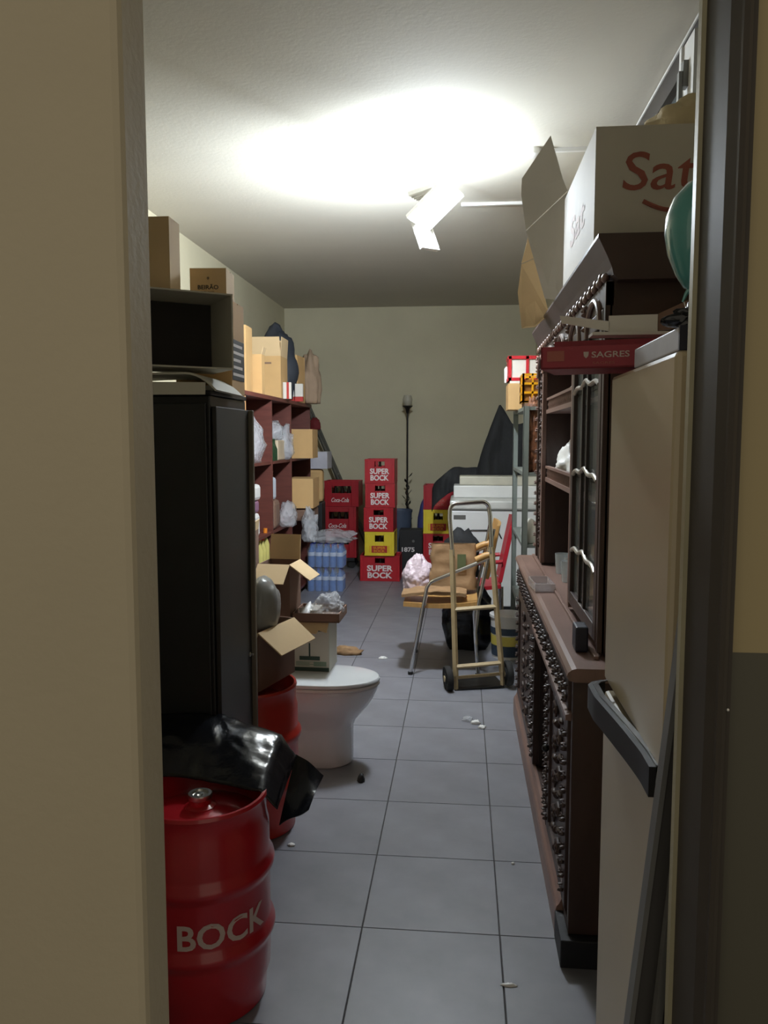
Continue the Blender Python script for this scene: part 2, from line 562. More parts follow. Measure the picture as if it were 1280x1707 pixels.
# ================================================================== CEILING LAMP
LP = Vector((-0.19, 4.76, 2.95))
led_dn = emit('led_cool_white', (0.82, 0.91, 1.0, 1), LED_DOWN)
led_lf = emit('led_cool_white_left', (0.82, 0.91, 1.0, 1), LED_LEFT)
led_up = emit('led_cool_white_up', (0.82, 0.91, 1.0, 1), LED_UP)
lamp = thing('ceiling_lamp', 'glaring white folding-wing ceiling lamp', 'lamp', (LP.x, LP.y, ZC))
dz = LP.z - ZC
b = MB(); b.lathe([(0.0, 0.0), (0.045, 0.0), (0.045, -0.02), (0.022, -0.03), (0.022, -0.10), (0.04, -0.12), (0.04, dz - 0.02), (0.0, dz - 0.02)], 20)
b.build('lamp_holder', white_pl, lamp, smooth=True)
def wing(n, c, su, sv, lm):
    n = Vector(n).normalized()
    u = n.cross(Vector((0.45, 0.9, 0.05))).normalized(); v = n.cross(u)
    M = Matrix((u, v, n)).transposed().to_4x4()
    M.translation = Vector(c) + Vector((0, 0, dz))
    hs = MB().tf(M); hs.cbox((0, 0, -0.012), (su + 0.02, sv + 0.02, 0.024))
    for q in range(5): hs.cbox((0, -sv / 2 + sv * (q + .5) / 5, -0.03), (su, 0.006, 0.016))
    h = hs.build('wing_housing', white_pl, lamp)
    f = MB().tf(M); f.add([(-su / 2, -sv / 2, 0.003), (su / 2, -sv / 2, 0.003), (su / 2, sv / 2, 0.003), (-su / 2, sv / 2, 0.003)], [(0, 1, 2, 3)])
    f.build('led_panel', lm, h)
wing((-0.77, 0.54, -0.33), (-0.05, 0.06, -0.16), 0.20, 0.15, led_lf)
wing((0.34, -0.52, -0.78), (0.03, -0.07, -0.05), 0.27, 0.17, led_dn)
wing((-0.12, 0.05, 0.99), (0.0, 0.0, 0.07), 0.20, 0.13, led_up)

c1 = thing('ceiling_conduit', 'short white conduit with a round end box on the ceiling', 'conduit', (0.39, 4.84, ZC))
MB().box(0.02, XR - 0.39, -0.012, 0.012, -0.022, 0).build('trunking', white_pl, c1)
MB().lathe([(0, 0), (0.045, 0), (0.045, -0.035), (0.03, -0.045), (0, -0.045)], 20).build('end_box', white_pl, c1, smooth=True)
MB().box(-0.02, XR, 5.868, 5.892, ZC - 0.02, ZC).build('ceiling_conduit', white_pl)
tag(bpy.data.objects['ceiling_conduit.001'], 'thin white conduit on the ceiling farther from the doorway', 'conduit')

# ================================================================== LEFT SIDE
# ---- black wardrobe behind the front keg
wd = thing('wardrobe', 'tall black wardrobe behind the front red keg', 'wardrobe', (-1.15, 2.71, 0))
b = MB(); b.box(-0.40, 0.355, -0.21, 0.21, 0.06, 1.735); b.box(-0.38, 0.34, -0.19, 0.19, 0, 0.06)
b.build('body', black_lac, wd, bevel=0.004)
MB().box(-0.41, 0.362, -0.218, 0.2, 1.735, 1.75).build('top_panel', black_lac, wd, bevel=0.003)
d = MB().box(0.357, 0.372, -0.20, 0.196, 0.08, 1.70).build('door', mat('worn_black_laminate', (34, 32, 29), 0.5, var=0.1), wd, bevel=0.002)
MB().box(0.356, 0.388, 0.186, 0.206, 0.08, 1.70).build('edge_strip', black_edge, d, bevel=0.003)
k = MB(); k.lathe([(0, 0), (0.009, 0), (0.009, 0.004), (0.004, 0.005), (0.004, 0.016), (0, 0.016)], 12, c=(0.372, 0.15, 0.80), axis='x'); k.build('lock', steel, d, smooth=True)
for s, nm in ((-1, 0), (1, 1)):
    MB().box(-0.385 if s < 0 else -0.02, -0.03 if s < 0 else 0.345, -0.222, -0.21, 0.09, 1.71).build('side_board', black_lac, wd, bevel=0.003)

# ---- flattened grey carton under the open box, its end curled over
fl = thing('flattened_carton', 'flattened grey cardboard with curled end under the open carton', 'cardboard', (-0.93, 2.56, 1.752))
MB().box(-0.33, 0.13, -0.02, 0.26, 0.0, 0.016).build('lower_sheet', card_grey, fl)
def curl(u, v):
    x = -0.16 + u * 0.33
    z = 0.052 if u < 0.7 else 0.052 - 0.055 * ((u - 0.7) / 0.3) ** 2
    return (x, -0.1 + v * 0.3, z + 0.004 * math.sin(u * 5) * v)
MB().grid(curl, 20, 4, 0.006).build('curled_flap', card_grey, fl, smooth=True)
MB().slab([(-0.33, -0.115, 0.052), (-0.115, -0.115, 0.05), (-0.118, -0.125, 0.008), (-0.33, -0.125, 0.010)], 0.005).build('hanging_flap', card_grey, fl)
MB().slab([(-0.11, -0.125, 0.022), (0.135, -0.10, 0.020), (0.135, -0.105, -0.018), (-0.11, -0.13, -0.018)], 0.005).build('hanging_flap', card_grey, fl)
# ---- carton lying on its side, mouth to the doorway
al = R(35)
cx, cy = -0.733 - 0.19 * math.cos(al), 2.56 - 0.19 * math.sin(al)
bx_, by_ = cx - 0.22 * math.sin(al), cy + 0.22 * math.cos(al)
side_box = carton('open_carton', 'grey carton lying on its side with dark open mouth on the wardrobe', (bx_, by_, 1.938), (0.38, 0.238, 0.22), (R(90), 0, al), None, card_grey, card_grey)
MB().box(-0.183, 0.183, -0.112, 0.112, 0.0055, 0.012).build('inner_shade', mat('inner_shade', (44, 40, 36), 0.8), side_box)  # dark sheet over the inner back paints in the shade of the carton's depth
# ---- boxes standing on it
carton('cardboard_box', 'tall plain tan box topmost on the wardrobe by the doorway', (-1.075, 2.60, 2.062), (0.28, 0.10, 0.235), R(1), closed=True, m=card_in)
be = carton('liqueur_box', 'small tan box printed BEIRÃO on the wardrobe pile', (-0.882, 2.83, 2.073), (0.126, 0.13, 0.105), R(4), closed=True, m=card_in)
text_on('lettering', 'BEIRÃO', 0.072, 0.018, ink_black, be, T((0, -0.0658, 0.047)), 0.02)
text_on('small_print', 'LICOR', 0.045, 0.004, ink_black, be, T((0, -0.0658, 0.031)), 0.0)
cr = MB().tf(T((0, -0.0658, 0.076)));
for q in range(6):
    a = q * PI / 3
    cr.add([(0, 0, 0), (0.006 * math.cos(a), 0, 0.006 * math.sin(a)), (0.004 * math.cos(a + .5), 0, 0.004 * math.sin(a + .5))], [(0, 1, 2)])
cr.build('emblem', ink_black, be)
pb = carton('cardboard_box', 'tan box with black and white printed side under the BEIRÃO box', (-0.895, 2.835, 1.752), (0.20, 0.16, 0.315), R(0), closed=True)
MB().box(0.1002, 0.101, -0.075, 0.075, 0.05, 0.19).build('printed_label', ink_black, pb)
for q in range(5):
    MB().box(0.101, 0.1015, -0.07, 0.07 - 0.02 * (q % 3), 0.065 + q * 0.025, 0.075 + q * 0.025).build('print_line', ink_white, pb)

# ---- kegs
def keg(name, label, loc, m, ang, valve=True):
    e = thing(name, label, 'keg', loc)
    prof = [(0.0, 0.012), (0.15, 0.012), (0.168, 0.0), (0.180, 0.004), (0.182, 0.05), (0.193, 0.085), (0.195, 0.165), (0.197, 0.180),
            (0.207, 0.195), (0.209, 0.205), (0.207, 0.215), (0.197, 0.230), (0.195, 0.240), (0.195, 0.360), (0.197, 0.370), (0.207, 0.385), (0.209, 0.395),
            (0.207, 0.405), (0.197, 0.420), (0.195, 0.432), (0.194, 0.505), (0.187, 0.535), (0.187, 0.58), (0.192, 0.592), (0.189, 0.601), (0.181, 0.601), (0.176, 0.592), (0.176, 0.535), (0.170, 0.522),
            (0.14, 0.536), (0.08, 0.551), (0.0, 0.556)]
    MB().lathe(prof, 56).build('drum', m, e, smooth=True)
    if valve:
        MB().lathe([(0.0, 0.55), (0.044, 0.55), (0.044, 0.556), (0.031, 0.562), (0.031, 0.578), (0.0, 0.578)], 28).build('valve_neck', m, e, smooth=True)
        v = MB().lathe([(0.022, 0.578), (0.034, 0.578), (0.035, 0.586), (0.033, 0.592), (0.024, 0.592), (0.021, 0.586)], 28).build('valve_ring', steel, e, smooth=True)
        MB().lathe([(0, 0.584), (0.011, 0.584), (0.010, 0.592), (0, 0.593)], 16).build('valve_ball', steel, v, smooth=True)
    for s in (0.6, 0.6 + PI):      # hand holes in the top collar
        h = MB().tf(RZ(s)); h.grid(lambda u, v: (0.1885 * math.cos((u - .5) * .55), 0.1885 * math.sin((u - .5) * .55), 0.546 + 0.028 * v), 10, 2, 0.004)
        h.build('hand_hole', mat('dark_hole', (20, 10, 10), 0.8), e, smooth=True)
    text_on('lettering', 'BOCK', 0.268, 0.072, ink_pale, e, RZ(ang) @ T((0, 0, 0.279)), 0.022, wrap=0.1965)
    return e
view1 = math.atan2(0.735, 2.15)
keg('beer_keg', 'glossy red keg lettered BOCK in the foreground with a black bag on it', (-0.735, 2.15, 0), keg_red, view1 + R(19))
keg('beer_keg', 'scuffed red keg holding up open cartons behind the front keg', (-0.858, 3.155, 0), keg_red2, math.atan2(0.858, 3.155) + R(8), valve=False)

# ---- black plastic bag draped over the front keg and against the wardrobe
def bagfn(u, v):
    # u: left to right, v: front to back; rests on the collar, rises to the wardrobe, falls off at the right
    x = -1.00 + u * 0.49
    y = 2.185 + 0.035 * math.sin(u * 5.0) + v * 0.27
    ridge = 0.10 * math.sin(min(1.0, v * 1.15) * PI / 2) * (1 - 0.62 * max(0.0, (u - 0.45) / 0.55) ** 1.3)
    n = 0.016 * (abs(noise.noise(Vector((x * 7, y * 6, 3)))) - 0.3) + 0.007 * abs(noise.noise(Vector((x * 22 + y * 9, y * 19, 1))))
    z = 0.606 + ridge + n * (0.4 + v)
    if u > 0.90: z -= (u - 0.90) * 0.55
    return (x, y, z)
bg_ = thing('black_plastic_bag', 'shiny black plastic bag draped over the front red keg', 'bag', (0, 0, 0))
MB().grid(bagfn, 40, 26, 0.004).build('drape', black_bag, bg_, smooth=True, auto=False)
MB().grid(lambda u, v: (-0.535 + 0.085 * u + 0.02 * v, 2.27 + 0.16 * v + 0.02 * u, 0.605 - 0.075 * u - 0.16 * (1 - v) * (1 - 0.75 * u) + 0.004 * math.sin(u * 6 + v * 5)), 12, 12, 0.003).build('loose_corner', black_bag, bg_, smooth=True)

# ---- toilet bowl, sideways to the room
to = thing('toilet', 'white toilet bowl with closed lid standing loose on the tiles', 'toilet', (-0.66, 3.845, 0), 0)
def oval(xb, xf, w, n=40):
    pts = []
    for i in range(n):
        a = 2 * PI * i / n
        c, s = math.cos(a), math.sin(a)
        x = c * (xf if c > 0 else -xb)
        e = 2.0 if c > 0 else 3.6
        y = w / 2 * (abs(s) ** (2 / e)) * (1 if s >= 0 else -1)
        if c <= 0: x = -(-xb) * (abs(c) ** (2 / e))
        pts.append((x, y))
    return pts
def loft(rings, cap=True):
    n = len(rings[0][0]); vs = []; fs = []
    for poly, z in rings: vs += [(p[0], p[1], z) for p in poly]
    for i in range(len(rings) - 1):
        for k in range(n):
            l = (k + 1) % n
            fs.append((i * n + k, i * n + l, (i + 1) * n + l, (i + 1) * n + k))
    fs.append(tuple(range(n - 1, -1, -1))); fs.append(tuple((len(rings) - 1) * n + k for k in range(n)))
    return vs, fs
rings = []
for z, xb, xf, w in [(0.0, -0.28, 0.128, 0.235), (0.006, -0.285, 0.134, 0.245), (0.05, -0.285, 0.136, 0.245), (0.12, -0.285, 0.135, 0.242), (0.185, -0.285, 0.137, 0.243),
                     (0.215, -0.285, 0.148, 0.255), (0.25, -0.287, 0.178, 0.285), (0.29, -0.289, 0.212, 0.318), (0.33, -0.29, 0.238, 0.342), (0.365, -0.29, 0.254, 0.356), (0.388, -0.29, 0.26, 0.362), (0.392, -0.288, 0.256, 0.358)]:
    rings.append((oval(xb, xf, w), z))
b = MB(); b.add(*loft(rings)); b.build('bowl', porcelain, to, smooth=True)
b = MB(); b.add(*loft([(oval(-0.28, 0.262, 0.366), 0.394), (oval(-0.284, 0.268, 0.374), 0.398), (oval(-0.284, 0.268, 0.374), 0.408), (oval(-0.282, 0.264, 0.37), 0.411)])); b.build('seat', white_pl, to, smooth=True)
b = MB(); b.add(*loft([(oval(-0.278, 0.262, 0.366), 0.413), (oval(-0.282, 0.268, 0.374), 0.416), (oval(-0.282, 0.268, 0.374), 0.424), (oval(-0.278, 0.262, 0.366), 0.431), (oval(-0.25, 0.235, 0.335), 0.4345)])); b.build('lid', porcelain, to, smooth=True)
for s in (-1, 1):
    MB().cyl((-0.265, s * 0.075 - 0.02, 0.425), (-0.265, s * 0.075 + 0.02, 0.425), 0.014, 14).build('hinge', chrome, to, smooth=True)

# ---- printed carton on the lid, tray with clear plastic on top of it
gc = carton('printed_carton', 'grey white carton with green print standing on the toilet lid', (-0.825, 3.985, 0.435), (0.36, 0.20, 0.245), R(-2), closed=True, m=card_grey)
MB().box(-0.04, 0.16, -0.1012, -0.1002, 0.205, 0.222).build('green_stripe', ink_green, gc)
MB().box(-0.178, 0.178, -0.1012, -0.1002, 0.002, 0.022).build('green_stripe', ink_green, gc)
MB().box(0.076, 0.084, -0.1012, -0.1002, 0.075, 0.145).build('arrow_stem', ink_green, gc)
MB().box(0.028, 0.132, -0.1012, -0.1002, 0.058, 0.078).build('arrow_bar', ink_green, gc)
for q in range(4): MB().box(0.01, 0.08 + 0.02 * (q % 2), -0.1012, -0.1002, 0.03 + q * 0.006, 0.033 + q * 0.006).build('print_line', ink_pgreen, gc)
MB().box(0.10, 0.165, -0.1012, -0.1002, 0.028, 0.052).build('print_mark', ink_pgreen, gc)
MB().slab([(-0.02, -0.10, 0.252), (0.178, -0.10, 0.252), (0.172, -0.125, 0.205), (0.13, -0.118, 0.215), (0.12, -0.128, 0.20), (-0.02, -0.125, 0.205)], 0.004).build('torn_flap', card_in, gc)
tr = thing('cardboard_tray', 'shallow cardboard tray on top of the printed carton', 'tray', (-0.712, 3.99, 0.688), R(-1))
b = MB(); q = 0.118; b.box(-q, q, -0.12, 0.12, 0, 0.005); b.box(-q, q, -0.12, -0.115, 0, 0.045); b.box(-q, q, 0.115, 0.12, 0, 0.045); b.box(-q, 0.005 - q, -0.12, 0.12, 0, 0.045); b.box(q - 0.005, q, -0.12, 0.12, 0, 0.045)
b.build('tray_body', card_dk, tr)
MB().box(-0.06, 0.0, -0.08, 0.06, 0.006, 0.052).build('white_liner', card_white, tr)
crumple('plastic_wrap', (-0.675, 3.975, 0.70), (0.085, 0.10, 0.085), 3, clear_film, 0.35, 5, 1.3, 0.35, 'crumpled clear plastic wrap lying in the cardboard tray', 'plastic wrap')
crumple('paper_sheet', (-0.775, 3.94, 0.694), (0.035, 0.06, 0.05), 8, white_pl, 0.6, 3, 2.2, 0.3, 'crumpled white paper in the cardboard tray left of the clear wrap', 'paper')

# ---- cartons over the back keg
b1 = carton('open_carton', 'brown open carton with folded flaps sitting on the back red keg', (-0.862, 3.20, 0.604), (0.245, 0.30, 0.235), R(-16), {'f': 140, 'r': 128, 'l': 20}, card_dk, card_in, fl=0.13)
MB().box(-0.1232, -0.0925, -0.152, -0.1502, 0.0, 0.235).build('pale_edge_panel', card_in, b1)
MB().box(-0.116, -0.098, -0.154, -0.152, 0.14, 0.20).build('hand_slot', ink_black, b1)
carton('open_carton', 'tan carton with spread flaps leaning above the printed carton', (-0.92, 3.985, 0.687), (0.165, 0.19, 0.285), R(-5), {'f': 128, 'r': 126, 'b': 10}, card_dk, card_in, fl=0.13)
crumple('plastic_bag', (-0.80, 3.18, 0.835), (0.07, 0.09, 0.13), 5, mat('grey_plastic_bag', (150, 150, 146), 0.3, var=0.08), 0.2, 4, 1.0, 0.55, 'grey plastic bag stuffed into the brown open carton', 'bag')
crumple('plastic_bag', (-0.915, 3.14, 0.845), (0.085, 0.07, 0.07), 11, mat('dark_grey_plastic_bag', (66, 68, 64), 0.22, var=0.15, bump=0.4, bscale=18), 0.5, 4, 1.8, 0.5, 'dark grey plastic bag at the left of the brown open carton', 'bag')
carton('open_carton', 'narrow dark carton with ragged top between the wardrobe and the tan carton', (-1.12, 3.90, 0.80), (0.20, 0.16, 0.34), R(5), {'r': 8, 'l': 40}, card_dk, card_in, fl=0.05)
MB().box(-1.215, -1.03, 3.82, 3.98, 0, 0.798).build('cardboard_box', card_dk, bevel=0.002)
tag([o for o in bpy.data.objects if o.name.startswith('cardboard_box') and o.type == 'MESH'][-1], 'dull brown carton under the narrow dark carton', 'box')

# ---- red brown shelf unit along the left wall
SX0, SX1 = -2.20, -1.62
su = thing('shelf_unit', 'red brown laminate shelf unit along the left wall', 'shelf', (SX1, 5.1, 0))
divs = [5.10, 5.94, 6.78, 7.56, 8.52]
for y in divs:
    p = MB().box(SX0 - SX1, 0, y - 5.1 - 0.012, y - 5.1 + 0.012, 0.0, 1.92).build('divider', wood_red, su)
    MB().box(0.0, 0.004, y - 5.1 - 0.012, y - 5.1 + 0.012, 0.0, 1.92).build('edge_band', wood_edge if y < 6.5 else wood_red, p)
for z in (0.06, 0.77, 1.375):
    for i in range(4):
        MB().box(SX0 - SX1, -0.003, divs[i] - 5.1 + 0.013, divs[i + 1] - 5.1 - 0.013, z, z + 0.024).build('shelf_board', wood_red, su)
MB().box(SX0 - SX1, 0.015, -0.03, 8.55 - 5.1, 1.921, 1.953).build('top_board', wood_red, su)
MB().box(SX0 - SX1 - 0.006, SX0 - SX1 - 0.001, 0, 8.52 - 5.1, 0, 1.92).build('back_panel', wood_back, su)

# ---- boxes on top of the shelf unit
zt = 1.954
carton('cardboard_box', 'tall narrow tan box nearest the doorway on the shelf top', (-1.77, 6.42, zt), (0.12, 0.22, 0.53), R(2), closed=True)
carton('open_carton', 'tan box with raised flap under the tall tan box on the shelf top', (-1.71, 6.60, zt), (0.14, 0.10, 0.33), 0, {'r': 15}, fl=0.06)
bigb = carton('open_carton', 'large tan carton with standing flaps on the shelf top below the black bundle', (-1.775, 7.34, zt), (0.29, 0.30, 0.38), R(1), {'f': 12, 'r': 4, 'b': 0, 'l': 20}, fl=0.17)
MB().box(-0.04, 0.06, -0.1512, -0.1502, 0.31, 0.325).build('hand_slot', card_dk, bigb)
crumple('black_bundle', (-1.80, 7.82, zt + 0.02), (0.20, 0.19, 0.50), 2, mat('blue_black_cloth', (40, 44, 52), 0.7, var=0.15), 0.22, 4, 1.2, 0.55, 'dark blue black bundle rising behind the large tan carton', 'bundle')
for o_ in (bpy.data.objects['black_bundle'],): o_.scale = (1, 1, 0.93)
mk = thing('milk_carton', 'small white and red drink carton beside the large tan carton', 'carton', (-1.585, 7.30, zt), R(8))
MB().box(-0.045, 0.03, -0.04, 0.04, 0, 0.15).build('body', card_white, mk, bevel=0.003)
MB().box(-0.012, 0.010, -0.0412, -0.0402, 0.0, 0.15).build('red_band', ink_red, mk)
mc = carton('open_carton', 'tan carton with loose paper on the shelf top right of the large carton', (-1.72, 8.05, zt), (0.22, 0.28, 0.34), R(-3), {'f': 8, 'r': -5, 'b': 2}, card, card, fl=0.12)
MB().slab([(-0.10, -0.148, 0.30), (-0.015, -0.148, 0.30), (-0.02, -0.149, 0.18), (-0.075, -0.149, 0.22)], 0.003).build('white_sheet', card_white, mc)
kb = crumple('paper_bag', (-1.57, 8.33, zt), (0.11, 0.12, 0.36), 6, mat('grey_brown_paper', (146, 124, 102), 0.8, var=0.12, bump=0.4, bscale=16), 0.28, 4, 1.4, 0.55, 'crumpled brown paper bag at the far end of the shelf top', 'paper bag')
for i, (dx, lb) in enumerate(((0.0, 'white drink carton with red foot, left one beside the paper bag'), (0.095, 'white drink carton with red foot, right one beside the paper bag'))):
    t_ = thing('drink_carton', lb, 'carton', (-1.68 + dx, 8.10 + 0.04 - 0.02 * i, zt + 0.0), R(4 * i)); t_.location.y = 7.98 - 0.17 - 0.01 * i; t_.location.x = -1.67 + dx * 0.9
    MB().box(-0.038, 0.038, -0.03, 0.03, 0.045, 0.17).build('body', card_white, t_, bevel=0.003)
    MB().box(-0.0385, 0.0385, -0.0305, 0.0305, 0.0, 0.045).build('red_foot', ink_red, t_)

# ---- contents of the shelf
def clear_pack(label, c, r, seed, m=clear_film): return crumple('plastic_pack', c, r, seed, m, 0.4, 3, 1.8, 0.6, label, 'pack')
z2, z1, z0 = 1.40, 0.795, 0.085
clear_pack('crumpled clear pack of cups on the upper shelf, upper of two', (-1.72, 7.18, z2 + 0.185), (0.12, 0.14, 0.10), 21)
pk = MB().box(-1.83, -1.63, 7.06, 7.34, z2, z2 + 0.18).build('cup_pack', mat('pale_beige_pack', (196, 176, 148), 0.5), bevel=0.01); tag(pk, 'pale beige pack under the clear pack of cups on the upper shelf', 'pack')
clear_pack('clear bag sagging in front of the tan box on the upper shelf', (-1.66, 7.40, z2 + 0.0), (0.10, 0.11, 0.20), 23)
for i in range(2):
    gb = MB(); gb.lathe([(0, 0), (0.03, 0), (0.032, 0.01), (0.032, 0.10), (0.012, 0.15), (0.012, 0.19), (0, 0.19)], 14)
    o = gb.build('green_bottle', green_glass, loc=(-1.655 - 0.0 * i, 6.93 + 0.075 * i, z2), smooth=True); tag(o, 'small green bottle standing before the beige pack on the upper shelf', 'bottle', 'green bottles on the upper shelf')
carton('cardboard_box', 'plain tan box at the far end of the upper shelf', (-1.60, 7.98, z2), (0.27, 0.36, 0.28), R(2), closed=True)
clear_pack('clear crinkled pack of cups left of the divider on the upper shelf', (-1.72, 6.38, z2), (0.13, 0.22, 0.24), 25)
def soft_pack(label, x, y, z, w, d, h, m, cat='pack'):
    o = MB().cbox((0, 0, h / 2), (w, d, h)).build('paper_pack', m, bevel=min(w, d, h) * 0.22, loc=(x, y, z)); o.rotation_euler = (0, 0, R(random.Random(int(x * 991 + z * 77)).uniform(-6, 6)))
    return tag(o, label, cat)
mauve = mat('mauve_wrapper', (142, 104, 128), 0.45, var=0.1)
soft_pack('white wrapped paper roll at the bottom on the middle shelf', -1.71, 6.30, z1, 0.15, 0.24, 0.20, white_pl)
soft_pack('mauve wrapped pack between two white ones on the middle shelf', -1.72, 6.30, z1 + 0.201, 0.15, 0.24, 0.10, mauve)
soft_pack('white wrapped pack above the mauve pack on the middle shelf', -1.71, 6.30, z1 + 0.302, 0.16, 0.24, 0.13, white_pl)
soft_pack('pale blue white pack right of the divider on the middle shelf', -1.70, 6.95, z1 + 0.26, 0.12, 0.16, 0.20, mat('pale_blue_white', (200, 210, 222), 0.5))
soft_pack('grey brown carton under the pale pack on the middle shelf', -1.72, 7.0, z1, 0.19, 0.30, 0.258, card_dk, 'box')
clear_pack('small clear bag in front of the grey brown carton on the middle shelf', (-1.58, 7.2, z1), (0.09, 0.12, 0.15), 31)
carton('cardboard_box', 'tan box set forward at the far end of the middle shelf', (-1.55, 7.80, z1 + 0.13), (0.25, 0.40, 0.28), R(2), closed=True)
soft_pack('brown carton under the tan box set forward on the middle shelf', -1.60, 7.82, z1, 0.30, 0.38, 0.128, card_dk, 'box')
soft_pack('tan carton standing at the end of the shelf by the red crates', -1.62, 8.72, 0.90, 0.22, 0.16, 0.36, card, 'box')
MB().box(-1.77, -1.51, 8.62, 8.84, 0, 0.898).build('black_bin', black_plas, bevel=0.01); tag(bpy.data.objects['black_bin'], 'tall black bin under the tan carton by the red crates', 'bin')
wb = MB(); wb.box(-1.78, -1.45, 8.62, 8.92, 1.265, 1.45); wo = wb.build('white_box', mat('grey_white_box', (176, 174, 182), 0.5), bevel=0.004); tag(wo, 'pale grey white box at the end of the shelf before the ladder', 'box')
crumple('plastic_bag', (-1.43, 7.50, 0.62), (0.075, 0.13, 0.20), 33, clear_film, 0.45, 4, 1.7, 0.6, 'clear plastic bag hanging from the middle shelf before the red crates', 'bag')
for i, (y, col, lb) in enumerate(((6.46, 'yellow', 'small oil bottle with yellow cap on the lower shelf'), (6.56, 'red', 'small oil bottle with red cap on the lower shelf'), (6.67, 'orange', 'taller bottle with orange cap on the lower shelf'))):
    e = thing('oil_bottle', lb, 'bottle', (-1.66, y, 0.56))
    s = 1.25 if i == 2 else 1.0
    MB().lathe([(0, 0), (0.034, 0), (0.036, 0.01), (0.036, 0.11 * s), (0.014, 0.16 * s), (0.014, 0.185 * s), (0, 0.185 * s)], 14).build('body', mat('pale_oil', (196, 186, 110), 0.2), e, smooth=True)
    MB().lathe([(0, 0.185 * s), (0.018, 0.185 * s), (0.018, 0.22 * s), (0, 0.22 * s)], 12).build('cap', mat(col + '_cap', {'yellow': (226, 190, 60), 'red': (190, 50, 30), 'orange': (222, 130, 40)}[col], 0.4), e, smooth=True)
soft_pack('brown carton carrying the oil bottles on the lower shelf', -1.78, 6.40, z0, 0.30, 0.70, 0.473, card_dk, 'box')
soft_pack('dark brown carton at the bottom of the shelf near the bottled water', -1.80, 7.17, z0, 0.30, 0.50, 0.30, card_dk, 'box')

# ---- ladder leaning at the end of the shelf
ld = thing('ladder', 'dark grey metal ladder leaning beside the shelf end', 'ladder', (-1.09, 10.06, 0))
for s in (0, 1):
    MB().cyl((0.0, s * 0.20, 0.0), (-0.98, s * 0.20, 2.27), 0.022, 4).build('rail', grey_metal, ld)
for q in range(7):
    t_ = (q + 1) / 8.0
    MB().cyl((-0.98 * t_, 0.0, 2.27 * t_), (-0.98 * t_, 0.20, 2.27 * t_), 0.014, 8).build('rung', grey_metal, ld)
crumple('red_cloth', (-1.83, 10.0, 1.70), (0.07, 0.04, 0.10), 41, mat('dark_red_cloth', (110, 28, 32), 0.8), 0.3, 3, 1.6, 0.6, 'dark red cloth hung on the ladder rail', 'cloth')

